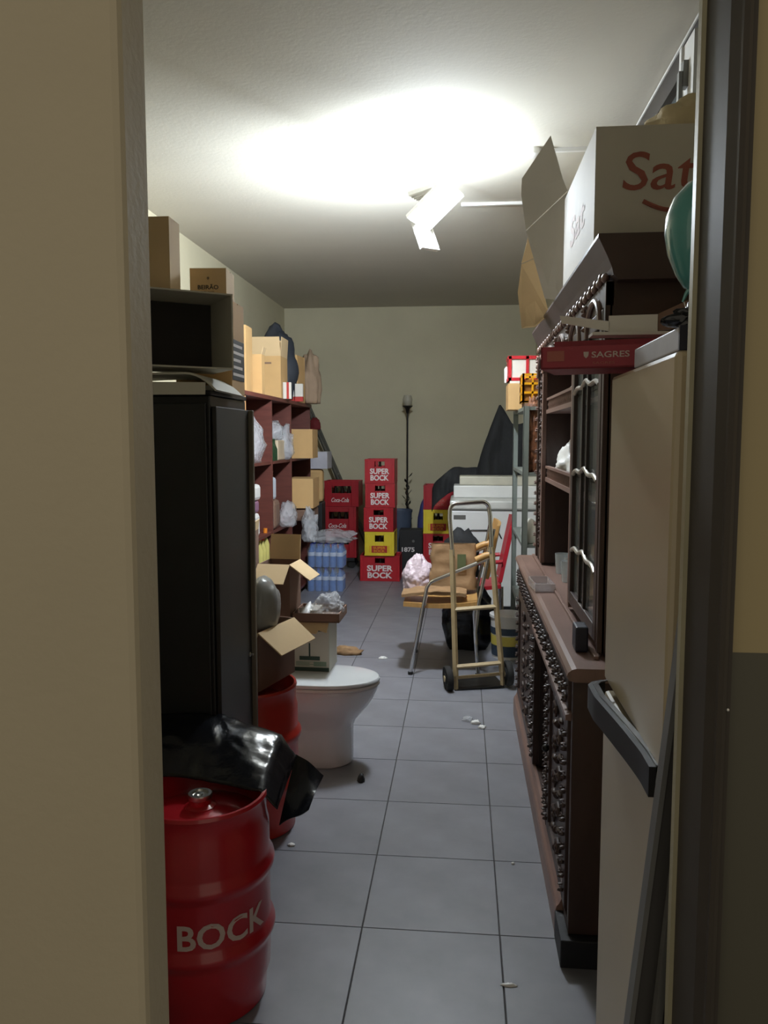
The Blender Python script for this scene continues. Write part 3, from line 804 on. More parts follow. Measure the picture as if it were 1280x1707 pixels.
# ================================================================== FAR END
# ---- bottle crates
def crate(name, label, loc, w, d, h, m, rot=0.0, kind='super', group=None, hole=(0.11, 0.055, 0.80)):
    e = thing(name, label, 'crate', loc, rot, group)
    t = 0.012
    hw, hh, hz = hole
    z0_, z1_ = h * hz - hh / 2, h * hz + hh / 2
    b = MB()
    b.box(-w / 2, w / 2, -d / 2, d / 2, 0, t)
    for s in (-1, 1):                                   # front and back with a hand hole
        y0, y1 = (-d / 2, -d / 2 + t) if s < 0 else (d / 2 - t, d / 2)
        b.box(-w / 2, -hw / 2, y0, y1, t, h); b.box(hw / 2, w / 2, y0, y1, t, h)
        b.box(-hw / 2, hw / 2, y0, y1, t, z0_); b.box(-hw / 2, hw / 2, y0, y1, z1_, h)
        x0, x1 = (-w / 2, -w / 2 + t) if s < 0 else (w / 2 - t, w / 2)
        b.box(x0, x1, -d / 2 + t, d / 2 - t, t, h)
    for sx in (-1, 1):                                  # proud corner posts and rim
        for sy in (-1, 1):
            b.cbox((sx * (w / 2 - 0.012), sy * (d / 2 - 0.012), h / 2), (0.03, 0.03, h))
    b.build('shell', m, e, bevel=0.004)
    rim = MB()
    for s in (-1, 1):
        rim.cbox((0, s * (d / 2), h - 0.008), (w + 0.008, 0.008, 0.016)); rim.cbox((0, s * (d / 2), 0.010), (w + 0.008, 0.008, 0.016))
        rim.cbox((s * (w / 2), 0, h - 0.008), (0.008, d, 0.016)); rim.cbox((s * (w / 2), 0, 0.010), (0.008, d, 0.016))
    rim.build('rim', m, e)
    # dividers with dark bottle necks behind the hole
    q = MB()
    for i in range(5):
        q.lathe([(0.028, t), (0.028, h * 0.55), (0.013, h * 0.78), (0.013, h * 0.93), (0, h * 0.93)], 10, c=(-w / 2 + w * (i + .5) / 5, -d / 2 + 0.05, 0))
    q.build('bottle_row', dark_glass, e, smooth=True)
    yf = -d / 2 - 0.0012
    if kind == 'super':
        s = w * 0.66
        text_on('lettering', 'SUPER', s, h * 0.235, ink_white, e, T((0, yf, h * 0.505)), 0.035)
        text_on('lettering', 'BOCK', s * 0.95, h * 0.235, ink_white, e, T((0, yf, h * 0.235)), 0.035)
    elif kind == 'yellow':
        MB().box(-w * 0.27, w * 0.27, -d / 2 - 0.004, -d / 2, h * 0.13, h * 0.42).build('red_plate', ink_red, e, bevel=0.003)
        text_on('lettering', 'SUPER', w * 0.42, h * 0.10, crate_amb, e, T((0, yf - 0.004, h * 0.335)), 0.02)
        text_on('lettering', 'BOCK', w * 0.38, h * 0.10, crate_amb, e, T((0, yf - 0.004, h * 0.205)), 0.02)
        for s in (-1, 1): MB().cbox((s * w * 0.325, -d / 2 - 0.002, h * 0.28), (0.008, 0.004, h * 0.28)).build('side_bar', crate_amb, e)
    elif kind == 'cola':
        text_on('lettering', 'Coca-Cola', w * 0.52, h * 0.17, ink_white, e, T((-w * 0.04, yf, h * 0.26)), 0.012, shear=0.35)
    elif kind == 'faded':
        MB().box(-w * 0.29, w * 0.29, -d / 2 - 0.004, -d / 2, h * 0.14, h * 0.46).build('faded_plate', ink_red, e, bevel=0.003)
        text_on('lettering', 'SUPER', w * 0.44, h * 0.11, ink_faded, e, T((0, yf - 0.004, h * 0.37)), 0.02)
        text_on('lettering', 'BOCK', w * 0.40, h * 0.11, ink_faded, e, T((0, yf - 0.004, h * 0.225)), 0.02)
    return e
G1 = 'beer crates in the tall stack'
H1 = 0.268
crate('beer_crate', 'wide red crate lettered SUPER BOCK at the foot of the tall stack', (-0.902, 9.02, 0), 0.44, 0.33, 0.29, crate_red, 0, 'super', G1)
crate('beer_crate', 'yellow crate with red plate in the tall stack', (-0.905, 9.03, 0.291), 0.325, 0.40, H1, crate_yel, 0, 'yellow', G1, (0.10, 0.07, 0.72))
for i, lb in enumerate(('red crate lettered SUPER BOCK right above the yellow crate of the tall stack', 'red crate lettered SUPER BOCK second from the top of the tall stack', 'red crate lettered SUPER BOCK at the top of the tall stack')):
    crate('beer_crate', lb, (-0.905 + (-0.006, 0.004, 0.003)[i], 9.03, 0.291 + (H1 + 0.001) * (i + 1)), 0.325, 0.40, H1, crate_red, R((-1, 1, 0)[i]), 'super', G1)
G2 = 'beer crates in the stack by the freezer'
for i, (kd, m, lb) in enumerate((('super', crate_red, 'red crate at the bottom of the stack by the freezer'), ('super', crate_red, 'red crate lettered SUPER BOCK under the yellow crate by the freezer'),
                                 ('yellow', crate_yel, 'yellow crate with red plate in the stack by the freezer'), ('faded', crate_dkred, 'red crate with faded plate on top of the stack by the freezer'))):
    crate('beer_crate', lb, (-0.255, 9.10, (H1 + 0.001) * i), 0.325, 0.40, H1, m, 0, kd, G2, (0.10, 0.07, 0.72) if kd != 'super' else (0.11, 0.055, 0.8))
G3 = 'cola crates by the ladder'
hc = 0.315
for i, lb in enumerate(('red Coca-Cola crate at the bottom of its stack behind the water packs', 'red Coca-Cola crate in the middle of its stack', 'red Coca-Cola crate with green bottles at the top of its stack')):
    xo = (-1.50, -1.50, -1.455)[i]
    crate('cola_crate', lb, (xo, 9.86, 0.13 + (hc + 0.001) * i), 0.42, 0.30, hc, crate_dkred, R((3, 2, -2)[i]), 'cola', G3, (0.24, 0.085, 0.66))
    if i == 2:
        for q in range(5):
            e = thing('cola_bottle', 'green glass cola bottle standing in the top Coca-Cola crate', 'bottle', (xo - 0.14 + 0.07 * q, 9.79, 0.13 + (hc + 0.001) * i + 0.013), 0, 'bottles in the top cola crate')
            MB().lathe([(0, 0), (0.022, 0), (0.024, 0.02), (0.022, 0.07), (0.025, 0.11), (0.013, 0.17), (0.011, 0.215), (0, 0.215)], 14).build('glass', green_glass, e, smooth=True)
            MB().lathe([(0, 0.215), (0.014, 0.215), (0.014, 0.224), (0, 0.226)], 12).build('cap', steel, e, smooth=True)
pal = thing('crate_dolly', 'low black dolly under the Coca-Cola crates', 'dolly', (-1.50, 9.86, 0))
MB().box(-0.20, 0.20, -0.16, 0.16, 0.09, 0.128).build('deck', black_plas, pal, bevel=0.004)
for sx in (-1, 1):
    for sy in (-1, 1):
        MB().cyl((sx * 0.16, sy * 0.12 - 0.012, 0.045), (sx * 0.16, sy * 0.12 + 0.012, 0.045), 0.045, 16).build('castor', rubber, pal, smooth=True)

# ---- black box lettered 1875 between the crate stacks
bb = thing('black_box', 'black box lettered 1875 between the crate stacks', 'box', (-0.585, 9.42, 0))
MB().box(-0.135, 0.135, -0.12, 0.12, 0, 0.53).build('body', mat('black_cardboard', (26, 26, 28), 0.6), bb, bevel=0.004)
text_on('lettering', '1875', 0.15, 0.055, ink_white, bb, T((-0.03, -0.1212, 0.30)), 0.03)
MB().lathe([(0, 0), (0.016, 0), (0.016, 0.001), (0, 0.001)], 16, c=(0.03, -0.1212, 0.40), axis='y').build('emblem', grey_metal, bb)
# ---- things behind
bk = thing('blue_bin', 'slate blue plastic bin behind the tall crate stack', 'bin', (-0.76, 9.75, 0))
MB().lathe([(0.13, 0), (0.16, 0.70), (0.168, 0.70), (0.168, 0.73), (0.155, 0.73), (0.15, 0.70), (0.125, 0.02), (0, 0.02)], 28).build('tub', blue_dk, bk, smooth=True)
crumple('blue_cloth', (-0.47, 9.80, 0.0), (0.07, 0.07, 0.55), 44, blue_cloth, 0.2, 3, 1.2, 0.6, 'rolled blue cloth standing behind the black box', 'cloth')
# ---- standard lamp with twisted iron pole
sl = thing('floor_lamp', 'black wrought iron floor lamp with small glass shade against the far wall', 'lamp', (-0.672, 9.98, 0))
MB().lathe([(0, 0), (0.13, 0), (0.13, 0.012), (0.05, 0.035), (0.02, 0.07), (0, 0.07)], 28).build('base', dark_metal, sl, smooth=True)
tw = MB(); tw.cyl((0, 0, 0.05), (0, 0, 2.0), 0.0105, 10)
tw.tube([(0.02 * math.cos(a * 0.55), 0.02 * math.sin(a * 0.55), 0.3 + a * 0.012) for a in range(60)], 0.007, 6)
tw.build('pole', dark_metal, sl, smooth=True)
lf = MB()
for q in range(9):
    a = q * 2.4; z = 0.55 + q * 0.07
    lf.slab([(0.012 * math.cos(a), 0.012 * math.sin(a), z), (0.05 * math.cos(a - .3), 0.05 * math.sin(a - .3), z + 0.03), (0.065 * math.cos(a), 0.065 * math.sin(a), z + 0.06), (0.045 * math.cos(a + .3), 0.045 * math.sin(a + .3), z + 0.035)], 0.004)
lf.build('iron_leaf', dark_metal, sl)
MB().lathe([(0.0, 1.90), (0.014, 1.90), (0.03, 1.96), (0.062, 1.985), (0.064, 1.995), (0.05, 1.995), (0.02, 1.98), (0, 1.98)], 24).build('cup', dark_metal, sl, smooth=True)
MB().lathe([(0.035, 1.996), (0.056, 2.03), (0.062, 2.07), (0.05, 2.11), (0.045, 2.125), (0.042, 2.12), (0.056, 2.07), (0.03, 2.0)], 24).build('shade', film('frosted_shade', (196, 190, 172), 0.55, 0.3, 0.0), sl, smooth=True)

# ---- shrink-wrapped water packs
def water_pack(label, loc, rot):
    e = thing('water_pack', label, 'water pack', loc, rot, 'shrink-wrapped water packs')
    prof = [(0, 0), (0.034, 0.0), (0.037, 0.01), (0.037, 0.10), (0.034, 0.115), (0.037, 0.13), (0.035, 0.16), (0.014, 0.205), (0.014, 0.225), (0, 0.225)]
    bm_ = None; cm_ = None; lm_ = None
    for i in range(5):
        for j in range(3):
            p = (-0.152 + 0.076 * i, -0.076 + 0.076 * j, 0.002)
            if bm_ is None:
                o = MB().lathe(prof, 14).build('bottle', blue_water, e, smooth=True); bm_ = o.data
                c = MB().lathe([(0, 0.225), (0.0155, 0.225), (0.0155, 0.243), (0, 0.243)], 12).build('cap', blue_cap, o, smooth=True); cm_ = c.data
                l = MB().lathe([(0.0375, 0.118), (0.0378, 0.118), (0.0378, 0.158), (0.0375, 0.158)], 14, cap=False).build('paper_label', mat('pale_water_label', (190, 202, 224), 0.5), o, smooth=True); lm_ = l.data
            else:
                o = bpy.data.objects.new('bottle', bm_); COL.objects.link(o); o.parent = e
                c = bpy.data.objects.new('cap', cm_); COL.objects.link(c); c.parent = o
                l = bpy.data.objects.new('paper_label', lm_); COL.objects.link(l); l.parent = o
            o.location = p
    def wrap(u, v):
        a = 2 * PI * u
        x = 0.20 * math.copysign(abs(math.cos(a)) ** 0.35, math.cos(a)); y = 0.124 * math.copysign(abs(math.sin(a)) ** 0.35, math.sin(a))
        s = 1.0 - 0.16 * max(0, v - 0.72) / 0.28
        return (x * s, y * s, 0.247 * v + 0.001 + 0.004 * noise.noise(Vector((x * 14, y * 14, v * 6))) * (1 if 0.1 < v < 0.95 else 0))
    MB().grid(wrap, 64, 10).build('shrink_wrap', film('shrink_wrap_film', (222, 228, 236), 0.16, 0.08, 0.8, 22), e, smooth=True)
    return e
water_pack('lower shrink-wrapped pack of blue water bottles on the floor', (-1.41, 8.30, 0), R(1))
water_pack('upper shrink-wrapped pack of blue water bottles', (-1.405, 8.31, 0.252), R(-2))
crumple('plastic_wrap', (-1.36, 8.36, 0.505), (0.25, 0.16, 0.085), 51, clear_film, 0.4, 4, 2.0, 0.5, 'crumpled clear wrap spread over the upper water pack', 'plastic wrap')

# ---- chest freezer and what lies on it
fz = thing('chest_freezer', 'white chest freezer at the far right with grey lid', 'freezer', (0.40, 7.65, 0))
MB().box(-0.495, 0.49, -0.33, 0.33, 0.06, 0.945).build('cabinet', white_en, fz, bevel=0.012)
MB().box(-0.485, 0.48, -0.31, 0.31, 0.0, 0.06).build('plinth', black_plas, fz)
MB().box(-0.505, 0.495, -0.345, 0.335, 0.952, 1.035).build('lid', mat('pale_grey_lid', (206, 206, 200), 0.3), fz, bevel=0.016)
MB().box(-0.50, 0.494, -0.338, 0.33, 0.944, 0.953).build('gasket', grey_metal, fz)
MB().box(-0.47, -0.36, -0.3315, -0.3302, 0.86, 0.90).build('badge', grey_metal, fz)
MB().tube([(-0.42, -0.332, 0.74), (-0.3, -0.34, 0.765), (-0.12, -0.34, 0.765), (-0.06, -0.34, 0.74), (-0.035, -0.334, 0.69)], 0.006, 8).build('cable', dark_metal, fz, smooth=True)
f2 = thing('white_panel_box', 'pale white flat appliance lying on the chest freezer lid', 'appliance', (0.40, 7.80, 1.036))
MB().box(-0.475, 0.48, -0.18, 0.16, 0.0, 0.115).build('case', white_en, f2, bevel=0.01)
MB().box(-0.42, 0.48, -0.12, 0.17, 0.1155, 0.20).build('upper_case', mat('warm_grey_white', (196, 192, 176), 0.4), f2, bevel=0.01)
# ---- black tarpaulin heaped behind the freezer
tp = thing('black_tarpaulin', 'black cloth heaped up behind and over the chest freezer', 'cloth', (0, 0, 0))
def tarp(u, v):
    x = -0.30 + u * 1.14
    if x < 0.02: h = 1.08 + 0.22 * min(1, (x + 0.30) / 0.22) ** 0.6
    elif x < 0.16: h = 1.30 + 0.02 * (x - 0.02)
    elif x < 0.37: h = 1.305 + 0.62 * ((x - 0.16) / 0.21) ** 0.8
    else: h = 1.925 - 0.17 * min(1, (x - 0.37) / 0.13) + 0.02 * math.sin(x * 20)
    y = 8.12 + 0.35 * v
    prof = math.sin(PI * min(1, v * 0.5 + 0.5)) if v > 0 else 1.0
    front = min(1, v / 0.25)
    z = h * (0.45 + 0.55 * math.sin(front * PI / 2)) if v < 0.25 else h * (1 - 0.25 * (v - 0.25))
    if x < 0.0: z = max(z, h - 0.22 - 0.25 * max(0, x + 0.1))
    n = 0.03 * noise.noise(Vector((x * 6, z * 4, 5))) + 0.012 * noise.noise(Vector((x * 18, z * 12, 2)))
    return (x, y + n * 2 - (1 - front) * 0.02, z + n * 0.4)
MB().grid(tarp, 70, 40, 0.006).build('drape', black_cloth, tp, smooth=True, auto=False)
MB().box(-0.06, 0.85, 8.20, 8.45, 0.0, 1.0).build('covered_load', black_cloth, tp, bevel=0.02)

# ================================================================== CHAIRS AND HAND TRUCK
ch = thing('armchair', 'chrome tube chair with tan wooden seat behind the hand truck', 'chair', (0, 0, 0))
ys = (5.33, 5.90)
for y in ys:
    MB().tube([(-0.335, y, 0.012), (-0.30, y, 0.20), (-0.255, y, 0.45), (-0.225, y, 0.60), (-0.20, y, 0.635), (-0.16, y, 0.655), (0.05, y, 0.745), (0.20, y, 0.81)], 0.0125, 12).build('arm_tube', chrome, ch, smooth=True)
    MB().tube([(0.12, y, 0.012), (0.10, y, 0.30), (0.12, y, 0.50), (0.17, y, 0.75), (0.215, y, 1.0)], 0.0125, 12).build('rear_leg', chrome, ch, smooth=True)
    MB().lathe([(0, 0), (0.017, 0), (0.017, 0.02), (0.0, 0.02)], 12, c=(-0.335, y, 0)).build('foot_cap', rubber, ch)
    MB().lathe([(0, 0), (0.017, 0), (0.017, 0.02), (0.0, 0.02)], 12, c=(0.12, y, 0)).build('foot_cap', rubber, ch)
    w = MB(); w.tube([(0.10, y - 0.0, 0.79), (0.16, y, 0.82), (0.225, y, 0.835)], 0.024, 10); w.build('wood_grip', tan_wood, ch, smooth=True)
MB().grid(lambda u, v: (-0.385 + 0.50 * u, 5.35 + 0.53 * v, 0.505 - 0.02 * math.sin(u * PI) + 0.012 * (1 - u) ** 4 * -1), 14, 6, 0.03).build('seat', tan_wood, ch, smooth=True)
MB().grid(lambda u, v: (0.165 + 0.07 * u + 0.02 * math.sin(v * PI), 5.36 + 0.52 * v, 0.66 + 0.36 * u), 8, 12, 0.02).build('backrest', tan_wood, ch, smooth=True)
MB().tube([(-0.24, 5.33, 0.485), (-0.24, 5.90, 0.485)], 0.011, 10).build('cross_tube', chrome, ch, smooth=True)
MB().tube([(0.10, 5.33, 0.47), (0.10, 5.90, 0.47)], 0.011, 10).build('cross_tube', chrome, ch, smooth=True)
# folded kraft paper and shopping bags on the seat
MB().grid(lambda u, v: (-0.40 + 0.44 * u, 5.36 + 0.22 * v, 0.545 + 0.022 * math.sin(u * 3.0) + 0.012 * noise.noise(Vector((u * 6, v * 6, 1)))), 18, 8, 0.02).build('folded_paper', paper_br, smooth=True)
tag(bpy.data.objects['folded_paper'], 'folded brown paper lying along the front of the chair seat', 'paper')
pbg = thing('paper_shopping_bag', 'crumpled brown paper shopping bag standing on the chair', 'paper bag', (-0.055, 5.70, 0.535))
def pbag(u, v):
    a = 2 * PI * u
    w = 0.165 * (1 - 0.05 * v); d = 0.075 * (1 - 0.45 * v)
    x = w * math.copysign(abs(math.cos(a)) ** 0.4, math.cos(a)); y = d * math.copysign(abs(math.sin(a)) ** 0.5, math.sin(a))
    n = 0.018 * noise.noise(Vector((x * 12, y * 12, v * 5))) + 0.01 * abs(noise.noise(Vector((x * 25, y * 25, v * 9))))
    return (x + n, y + n, 0.315 * v)
MB().grid(pbag, 40, 12, 0.002).build('bag_body', paper_br, pbg, smooth=True)
MB().box(-0.15, 0.15, -0.06, 0.06, 0.001, 0.004).build('bag_base', paper_br, pbg)
MB().box(0.03, 0.09, -0.0745, -0.0715, 0.14, 0.25).build('green_print', mat('faded_green_print', (86, 96, 62), 0.8), pbg)
crumple('black_bag', (0.0, 5.99, 0.56), (0.14, 0.08, 0.235), 61, black_cloth, 0.3, 3, 1.5, 0.6, 'dark bag behind the brown paper bag on the chair', 'bag')
crumple('plastic_bag', (-0.31, 5.80, 0.50), (0.118, 0.10, 0.138), 62, milk_film, 0.28, 5, 1.3, 0.62, 'white and pink plastic shopping bag at the left edge of the chair', 'bag', peak=0.5)
# red chair behind
rc = thing('red_chair', 'red plastic chair behind the chrome chair', 'chair', (0.27, 6.45, 0))
MB().grid(lambda u, v: (0.02 + 0.10 * u + 0.015 * math.sin(v * PI), -0.19 + 0.38 * v, 0.48 + 0.50 * u), 10, 10, 0.03).build('backrest', red_cloth, rc, smooth=True)
MB().grid(lambda u, v: (-0.36 + 0.40 * u, -0.20 + 0.40 * v, 0.46 - 0.02 * math.sin(u * PI)), 10, 8, 0.03).build('seat', red_cloth, rc, smooth=True)
for sx in (-0.33, 0.05):
    for sy in (-0.17, 0.17):
        MB().cyl((sx, sy, 0.44), (sx * 1.08, sy * 1.1, 0.0), 0.014, 10).build('leg', chrome, rc, smooth=True)
for s in (-1, 1):
    MB().tube([(-0.30, s * 0.2, 0.46), (-0.26, s * 0.21, 0.60), (-0.1, s * 0.21, 0.63), (0.05, s * 0.2, 0.64)], 0.016, 8).build('armrest', red_cloth, rc, smooth=True)
crumple('black_sack', (0.06, 6.08, 0), (0.21, 0.13, 0.30), 63, black_bag, 0.25, 4, 1.4, 0.65, 'black refuse sack on the floor under the chairs', 'bag')
# paint bucket
bu = thing('paint_bucket', 'white paint bucket with blue bands and yellow label beside the cabinet', 'bucket', (0.35, 5.86, 0))
MB().lathe([(0, 0), (0.115, 0), (0.13, 0.30), (0, 0.30)], 30).build('pail', white_pl, bu, smooth=True)
MB().lathe([(0.122, 0.10), (0.1235, 0.10), (0.1265, 0.17), (0.125, 0.17)], 30, cap=False).build('label', yellow_lab, bu, smooth=True)
MB().lathe([(0.118, 0.02), (0.1195, 0.02), (0.1225, 0.10), (0.121, 0.10)], 30, cap=False).build('blue_band', mat('dark_blue_band', (52, 66, 84), 0.5), bu, smooth=True)
MB().lathe([(0.126, 0.18), (0.1275, 0.18), (0.1295, 0.23), (0.128, 0.23)], 30, cap=False).build('blue_band', mat('dark_blue_band', (52, 66, 84), 0.5), bu, smooth=True)
MB().lathe([(0, 0.30), (0.137, 0.30), (0.137, 0.318), (0.12, 0.322), (0, 0.322)], 30).build('lid', white_pl, bu, smooth=True)

# hand truck
ht = thing('hand_truck', 'tan painted hand truck with chrome handle standing on the tiles', 'hand truck', (0.125, 5.05, 0), (0, R(-2.6), R(14)))
wx = 0.152
for s in (-1, 1):
    MB().tube([(s * wx, 0.0, 0.10), (s * (wx - 0.012), 0.035, 0.50), (s * (wx - 0.022), 0.07, 0.90)], 0.0185, 4).build('post', tan_paint, ht)
    b = MB(); b.lathe([(0.0, -0.022), (0.035, -0.022), (0.04, -0.014), (0.062, -0.014), (0.075, -0.02), (0.082, -0.01), (0.082, 0.01), (0.075, 0.02), (0.062, 0.014), (0.04, 0.014), (0.035, 0.022), (0, 0.022)], 28, c=(s * (wx + 0.045), 0.02, 0.082), axis='x')
    wl = b.build('wheel', rubber, ht, smooth=True)
    MB().lathe([(0, -0.026), (0.02, -0.026), (0.02, 0.026), (0, 0.026)], 14, c=(s * (wx + 0.045), 0.02, 0.082), axis='x').build('hub', tan_paint, wl, smooth=True)
hw_ = wx - 0.024
U = [(-hw_, 0.066, 0.86), (-hw_ - 0.004, 0.09, 1.10)] + [(-hw_ + 0.045 - 0.045 * math.cos(a), 0.095, 1.145 + 0.045 * math.sin(a)) for a in [i * PI / 12 for i in range(0, 7)]]
U = U + [(-p[0], p[1], p[2]) for p in reversed(U)]
MB().tube(U, 0.0135, 12).build('handle_loop', chrome, ht, smooth=True)
for z, y in ((0.52, 0.037), (0.16, 0.0)):
    MB().tube([(-wx + 0.008, y, z), (wx - 0.008, y, z)], 0.0145, 4).build('cross_bar', tan_paint, ht)
MB().cyl((-wx - 0.03, 0.02, 0.082), (wx + 0.03, 0.02, 0.082), 0.011, 12).build('axle', tan_paint, ht, smooth=True)
MB().box(-wx - 0.01, wx + 0.01, -0.012, 0.25, 0.004, 0.014).build('toe_plate', dark_metal, ht)
MB().tube([(-wx, 0.0, 0.10), (-wx, 0.0, 0.012)], 0.014, 4).build('toe_bracket', tan_paint, ht)
MB().tube([(wx, 0.0, 0.10), (wx, 0.0, 0.012)], 0.014, 4).build('toe_bracket', tan_paint, ht)

# ================================================================== RIGHT SIDE
def carve(b, cy, cz, w, h, x, seed, n=9):
    """scrolls, leaves and bosses standing proud of a face at x (looking towards -X)"""
    rn = random.Random(seed)
    for i in range(n):
        z = cz - h / 2 + h * (i + 0.5) / n
        s = 1 if i % 2 else -1
        y = cy + s * w * 0.16
        r = min(w * 0.22, h / n * 0.62)
        pts = [(x - 0.006, y + s * (r * (1 - a / 11)) * math.cos(a * 0.75), z + (r * (1 - a / 11)) * math.sin(a * 0.75)) for a in range(9)]
        b.tube(pts, r * 0.2, 6, r * 0.1)
        b.ball((x - 0.004, y, z), (0.012, r * 0.32, r * 0.32), 8, 5)
        b.ball((x - 0.002, cy - s * w * 0.24, z + r * 0.3), (0.012, r * 0.55, r * 0.3), 8, 5)
        b.ball((x - 0.002, cy, z - r * 0.7), (0.014, r * 0.22, r * 0.4), 8, 5)

# ---- lower cabinet of the carved dresser
sb = thing('sideboard', 'dark carved oak sideboard along the right wall', 'sideboard', (0, 0, 0))
SY0, SY1, SFX = 2.37, 4.62, 0.335
MB().box(SFX, 0.88, SY0, SY0 + 0.03, 0.09, 0.885).build('end_panel', wood_dk, sb, bevel=0.003)
MB().box(SFX, 0.88, SY1 - 0.03, SY1, 0.09, 0.885).build('end_panel', wood_dk, sb, bevel=0.003)
MB().box(0.86, 0.88, SY0 + 0.03, SY1 - 0.03, 0.09, 0.885).build('back_panel', wood_back, sb)
MB().box(SFX, 0.86, SY0 + 0.03, SY1 - 0.03, 0.09, 0.125).build('floor_panel', wood_dk, sb)
MB().box(0.31, 0.88, 2.34, 2.50, 0.0, 0.088).build('plinth_block', mat('black_plinth', (22, 22, 28), 0.6), sb, bevel=0.003)
pl = MB(); pl.prism([(0.312, 0.0), (0.345, 0.0), (0.345, 0.13), (0.333, 0.13), (0.324, 0.11), (0.316, 0.10), (0.312, 0.085)], 'y', 2.50, SY1)
pl.build('skirting', wood_mid, sb)
wt = MB(); wt.prism([(0.312, 0.905), (0.318, 0.892), (0.335, 0.887), (0.89, 0.887), (0.89, 0.928), (0.34, 0.928), (0.326, 0.924), (0.315, 0.915)], 'y', 2.34, SY1 + 0.03)
wt.build('worktop', wood_mid, sb)
# raised back ledge strip on the worktop
MB().box(0.405, 0.42, 2.44, SY1, 0.928, 0.940).build('worktop_bead', wood_mid, sb, bevel=0.003)
# frieze of carved drawers under the worktop
for i, (y0, y1) in enumerate(((2.42, 2.98), (3.02, 3.56), (3.60, 4.58))):
    dr = MB().box(SFX - 0.008, SFX + 0.02, y0, y1, 0.775, 0.875).build('drawer', wood_dk, sb, bevel=0.004)
    b = MB()
    k = int((y1 - y0) / 0.09)
    for q in range(k):
        yy = y0 + (y1 - y0) * (q + .5) / k
        carve(b, yy, 0.825, 0.085, 0.075, SFX - 0.008, q, 2)
    b.build('carving', wood_dk, dr, smooth=True)
MB().prism([(0.318, 0.752), (0.345, 0.748), (0.345, 0.776), (0.318, 0.768)], 'y', 2.40, 3.58).build('moulding', wood_mid, sb)
# carved doors, near and far; open niche between them
for i, (y0, y1) in enumerate(((2.43, 2.97), (3.62, 4.58))):
    dp = MB(); st = 0.055
    dp.box(SFX + 0.004, SFX + 0.022, y0 + st, y1 - st, 0.18, 0.70)
    dp.box(SFX - 0.006, SFX + 0.022, y0, y0 + st, 0.135, 0.745); dp.box(SFX - 0.006, SFX + 0.022, y1 - st, y1, 0.135, 0.745)
    dp.box(SFX - 0.006, SFX + 0.022, y0 + st, y1 - st, 0.135, 0.18); dp.box(SFX - 0.006, SFX + 0.022, y0 + st, y1 - st, 0.70, 0.745)
    dd = dp.build('door', wood_dk, sb, bevel=0.003)
    b = MB(); carve(b, (y0 + y1) / 2, 0.44, (y1 - y0) * 0.62, 0.50, SFX + 0.002, 31 + i, 8)
    carve(b, y0 + 0.03, 0.44, 0.06, 0.55, SFX - 0.008, 41 + i, 12); carve(b, y1 - 0.03, 0.44, 0.06, 0.55, SFX - 0.008, 51 + i, 12)
    b.build('carving', wood_dk, dd, smooth=True)
    MB().ball((SFX - 0.018, y1 - 0.05 if i == 0 else y0 + 0.05, 0.46), 0.014).build('knob', dark_metal, dd, smooth=True)
for y in (2.985, 3.56):
    p = MB().box(SFX - 0.006, SFX + 0.03, y, y + 0.045, 0.13, 0.75).build('pilaster', wood_dk, sb, bevel=0.003)
    b = MB(); carve(b, y + 0.022, 0.44, 0.07, 0.58, SFX - 0.006, int(y * 10), 12); b.build('carving', wood_dk, p, smooth=True)
MB().box(0.70, 0.715, 3.03, 3.56, 0.13, 0.75).build('niche_back', wood_back, sb)
for y in (3.03, 3.55): MB().box(SFX + 0.02, 0.70, y - 0.005, y + 0.005, 0.13, 0.75).build('niche_side', wood_back, sb)

# ---- display hutch standing on it
hu = thing('display_hutch', 'dark carved oak display hutch with glazed door on the sideboard', 'cabinet', (0, 0, 0))
HX, HY0, HY1, HZ0, HZ1 = 0.43, 2.47, 4.58, 0.9405, 2.06
MB().box(HX, 0.89, HY0, HY0 + 0.025, HZ0, HZ1).build('end_panel', wood_dk, hu, bevel=0.002)
MB().box(HX, 0.89, HY1 - 0.025, HY1, HZ0, HZ1).build('end_panel', wood_dk, hu, bevel=0.002)
MB().box(0.875, 0.89, HY0 + 0.025, HY1 - 0.025, HZ0, HZ1).build('back_panel', wood_back, hu)
MB().box(HX + 0.01, 0.875, 3.17, 3.19, HZ0, HZ1).build('partition', wood_dk, hu)
MB().box(HX + 0.01, 0.875, 4.28, 4.30, HZ0, HZ1).build('partition', wood_dk, hu)
for z in (1.375, 1.725):
    sh = MB().box(HX + 0.005, 0.875, 3.19, 4.28, z, z + 0.02).build('shelf_board', wood_mid, hu)
    g = MB()
    for q in range(22):
        y = 3.22 + q * 0.048
        g.lathe([(0.0, 0.02), (0.007, 0.02), (0.004, 0.032), (0.008, 0.045), (0.004, 0.06), (0.007, 0.068), (0, 0.068)], 8, c=(HX + 0.016, y, z))
    g.build('gallery_spindles', wood_mid, sh, smooth=True)
    MB().box(HX + 0.006, HX + 0.026, 3.19, 4.28, z + 0.068, z + 0.08).build('gallery_rail', wood_mid, sh)
    MB().box(HX + 0.03, 0.87, 2.50, 3.17, z, z + 0.018).build('shelf_board', wood_mid, hu)
# face posts
for y0, y1, m in ((HY0, HY0 + 0.03, wood_dk), (3.15, 3.185, wood_mid), (4.285, 4.33, wood_mid), (4.53, 4.58, wood_dk)):
    MB().box(HX - 0.012, HX + 0.01, y0, y1, HZ0, HZ1).build('face_post', m, hu, bevel=0.002)
b = MB(); carve(b, 4.43, 1.5, 0.14, 1.0, HX, 77, 14); b.box(HX - 0.004, HX + 0.01, 4.33, 4.53, HZ0, HZ1); b.build('carved_panel', wood_dk, hu, smooth=True)
b = MB(); carve(b, 4.555, 1.5, 0.05, 1.05, HX - 0.012, 79, 18); b.build('carved_edge', wood_mid, hu, smooth=True)
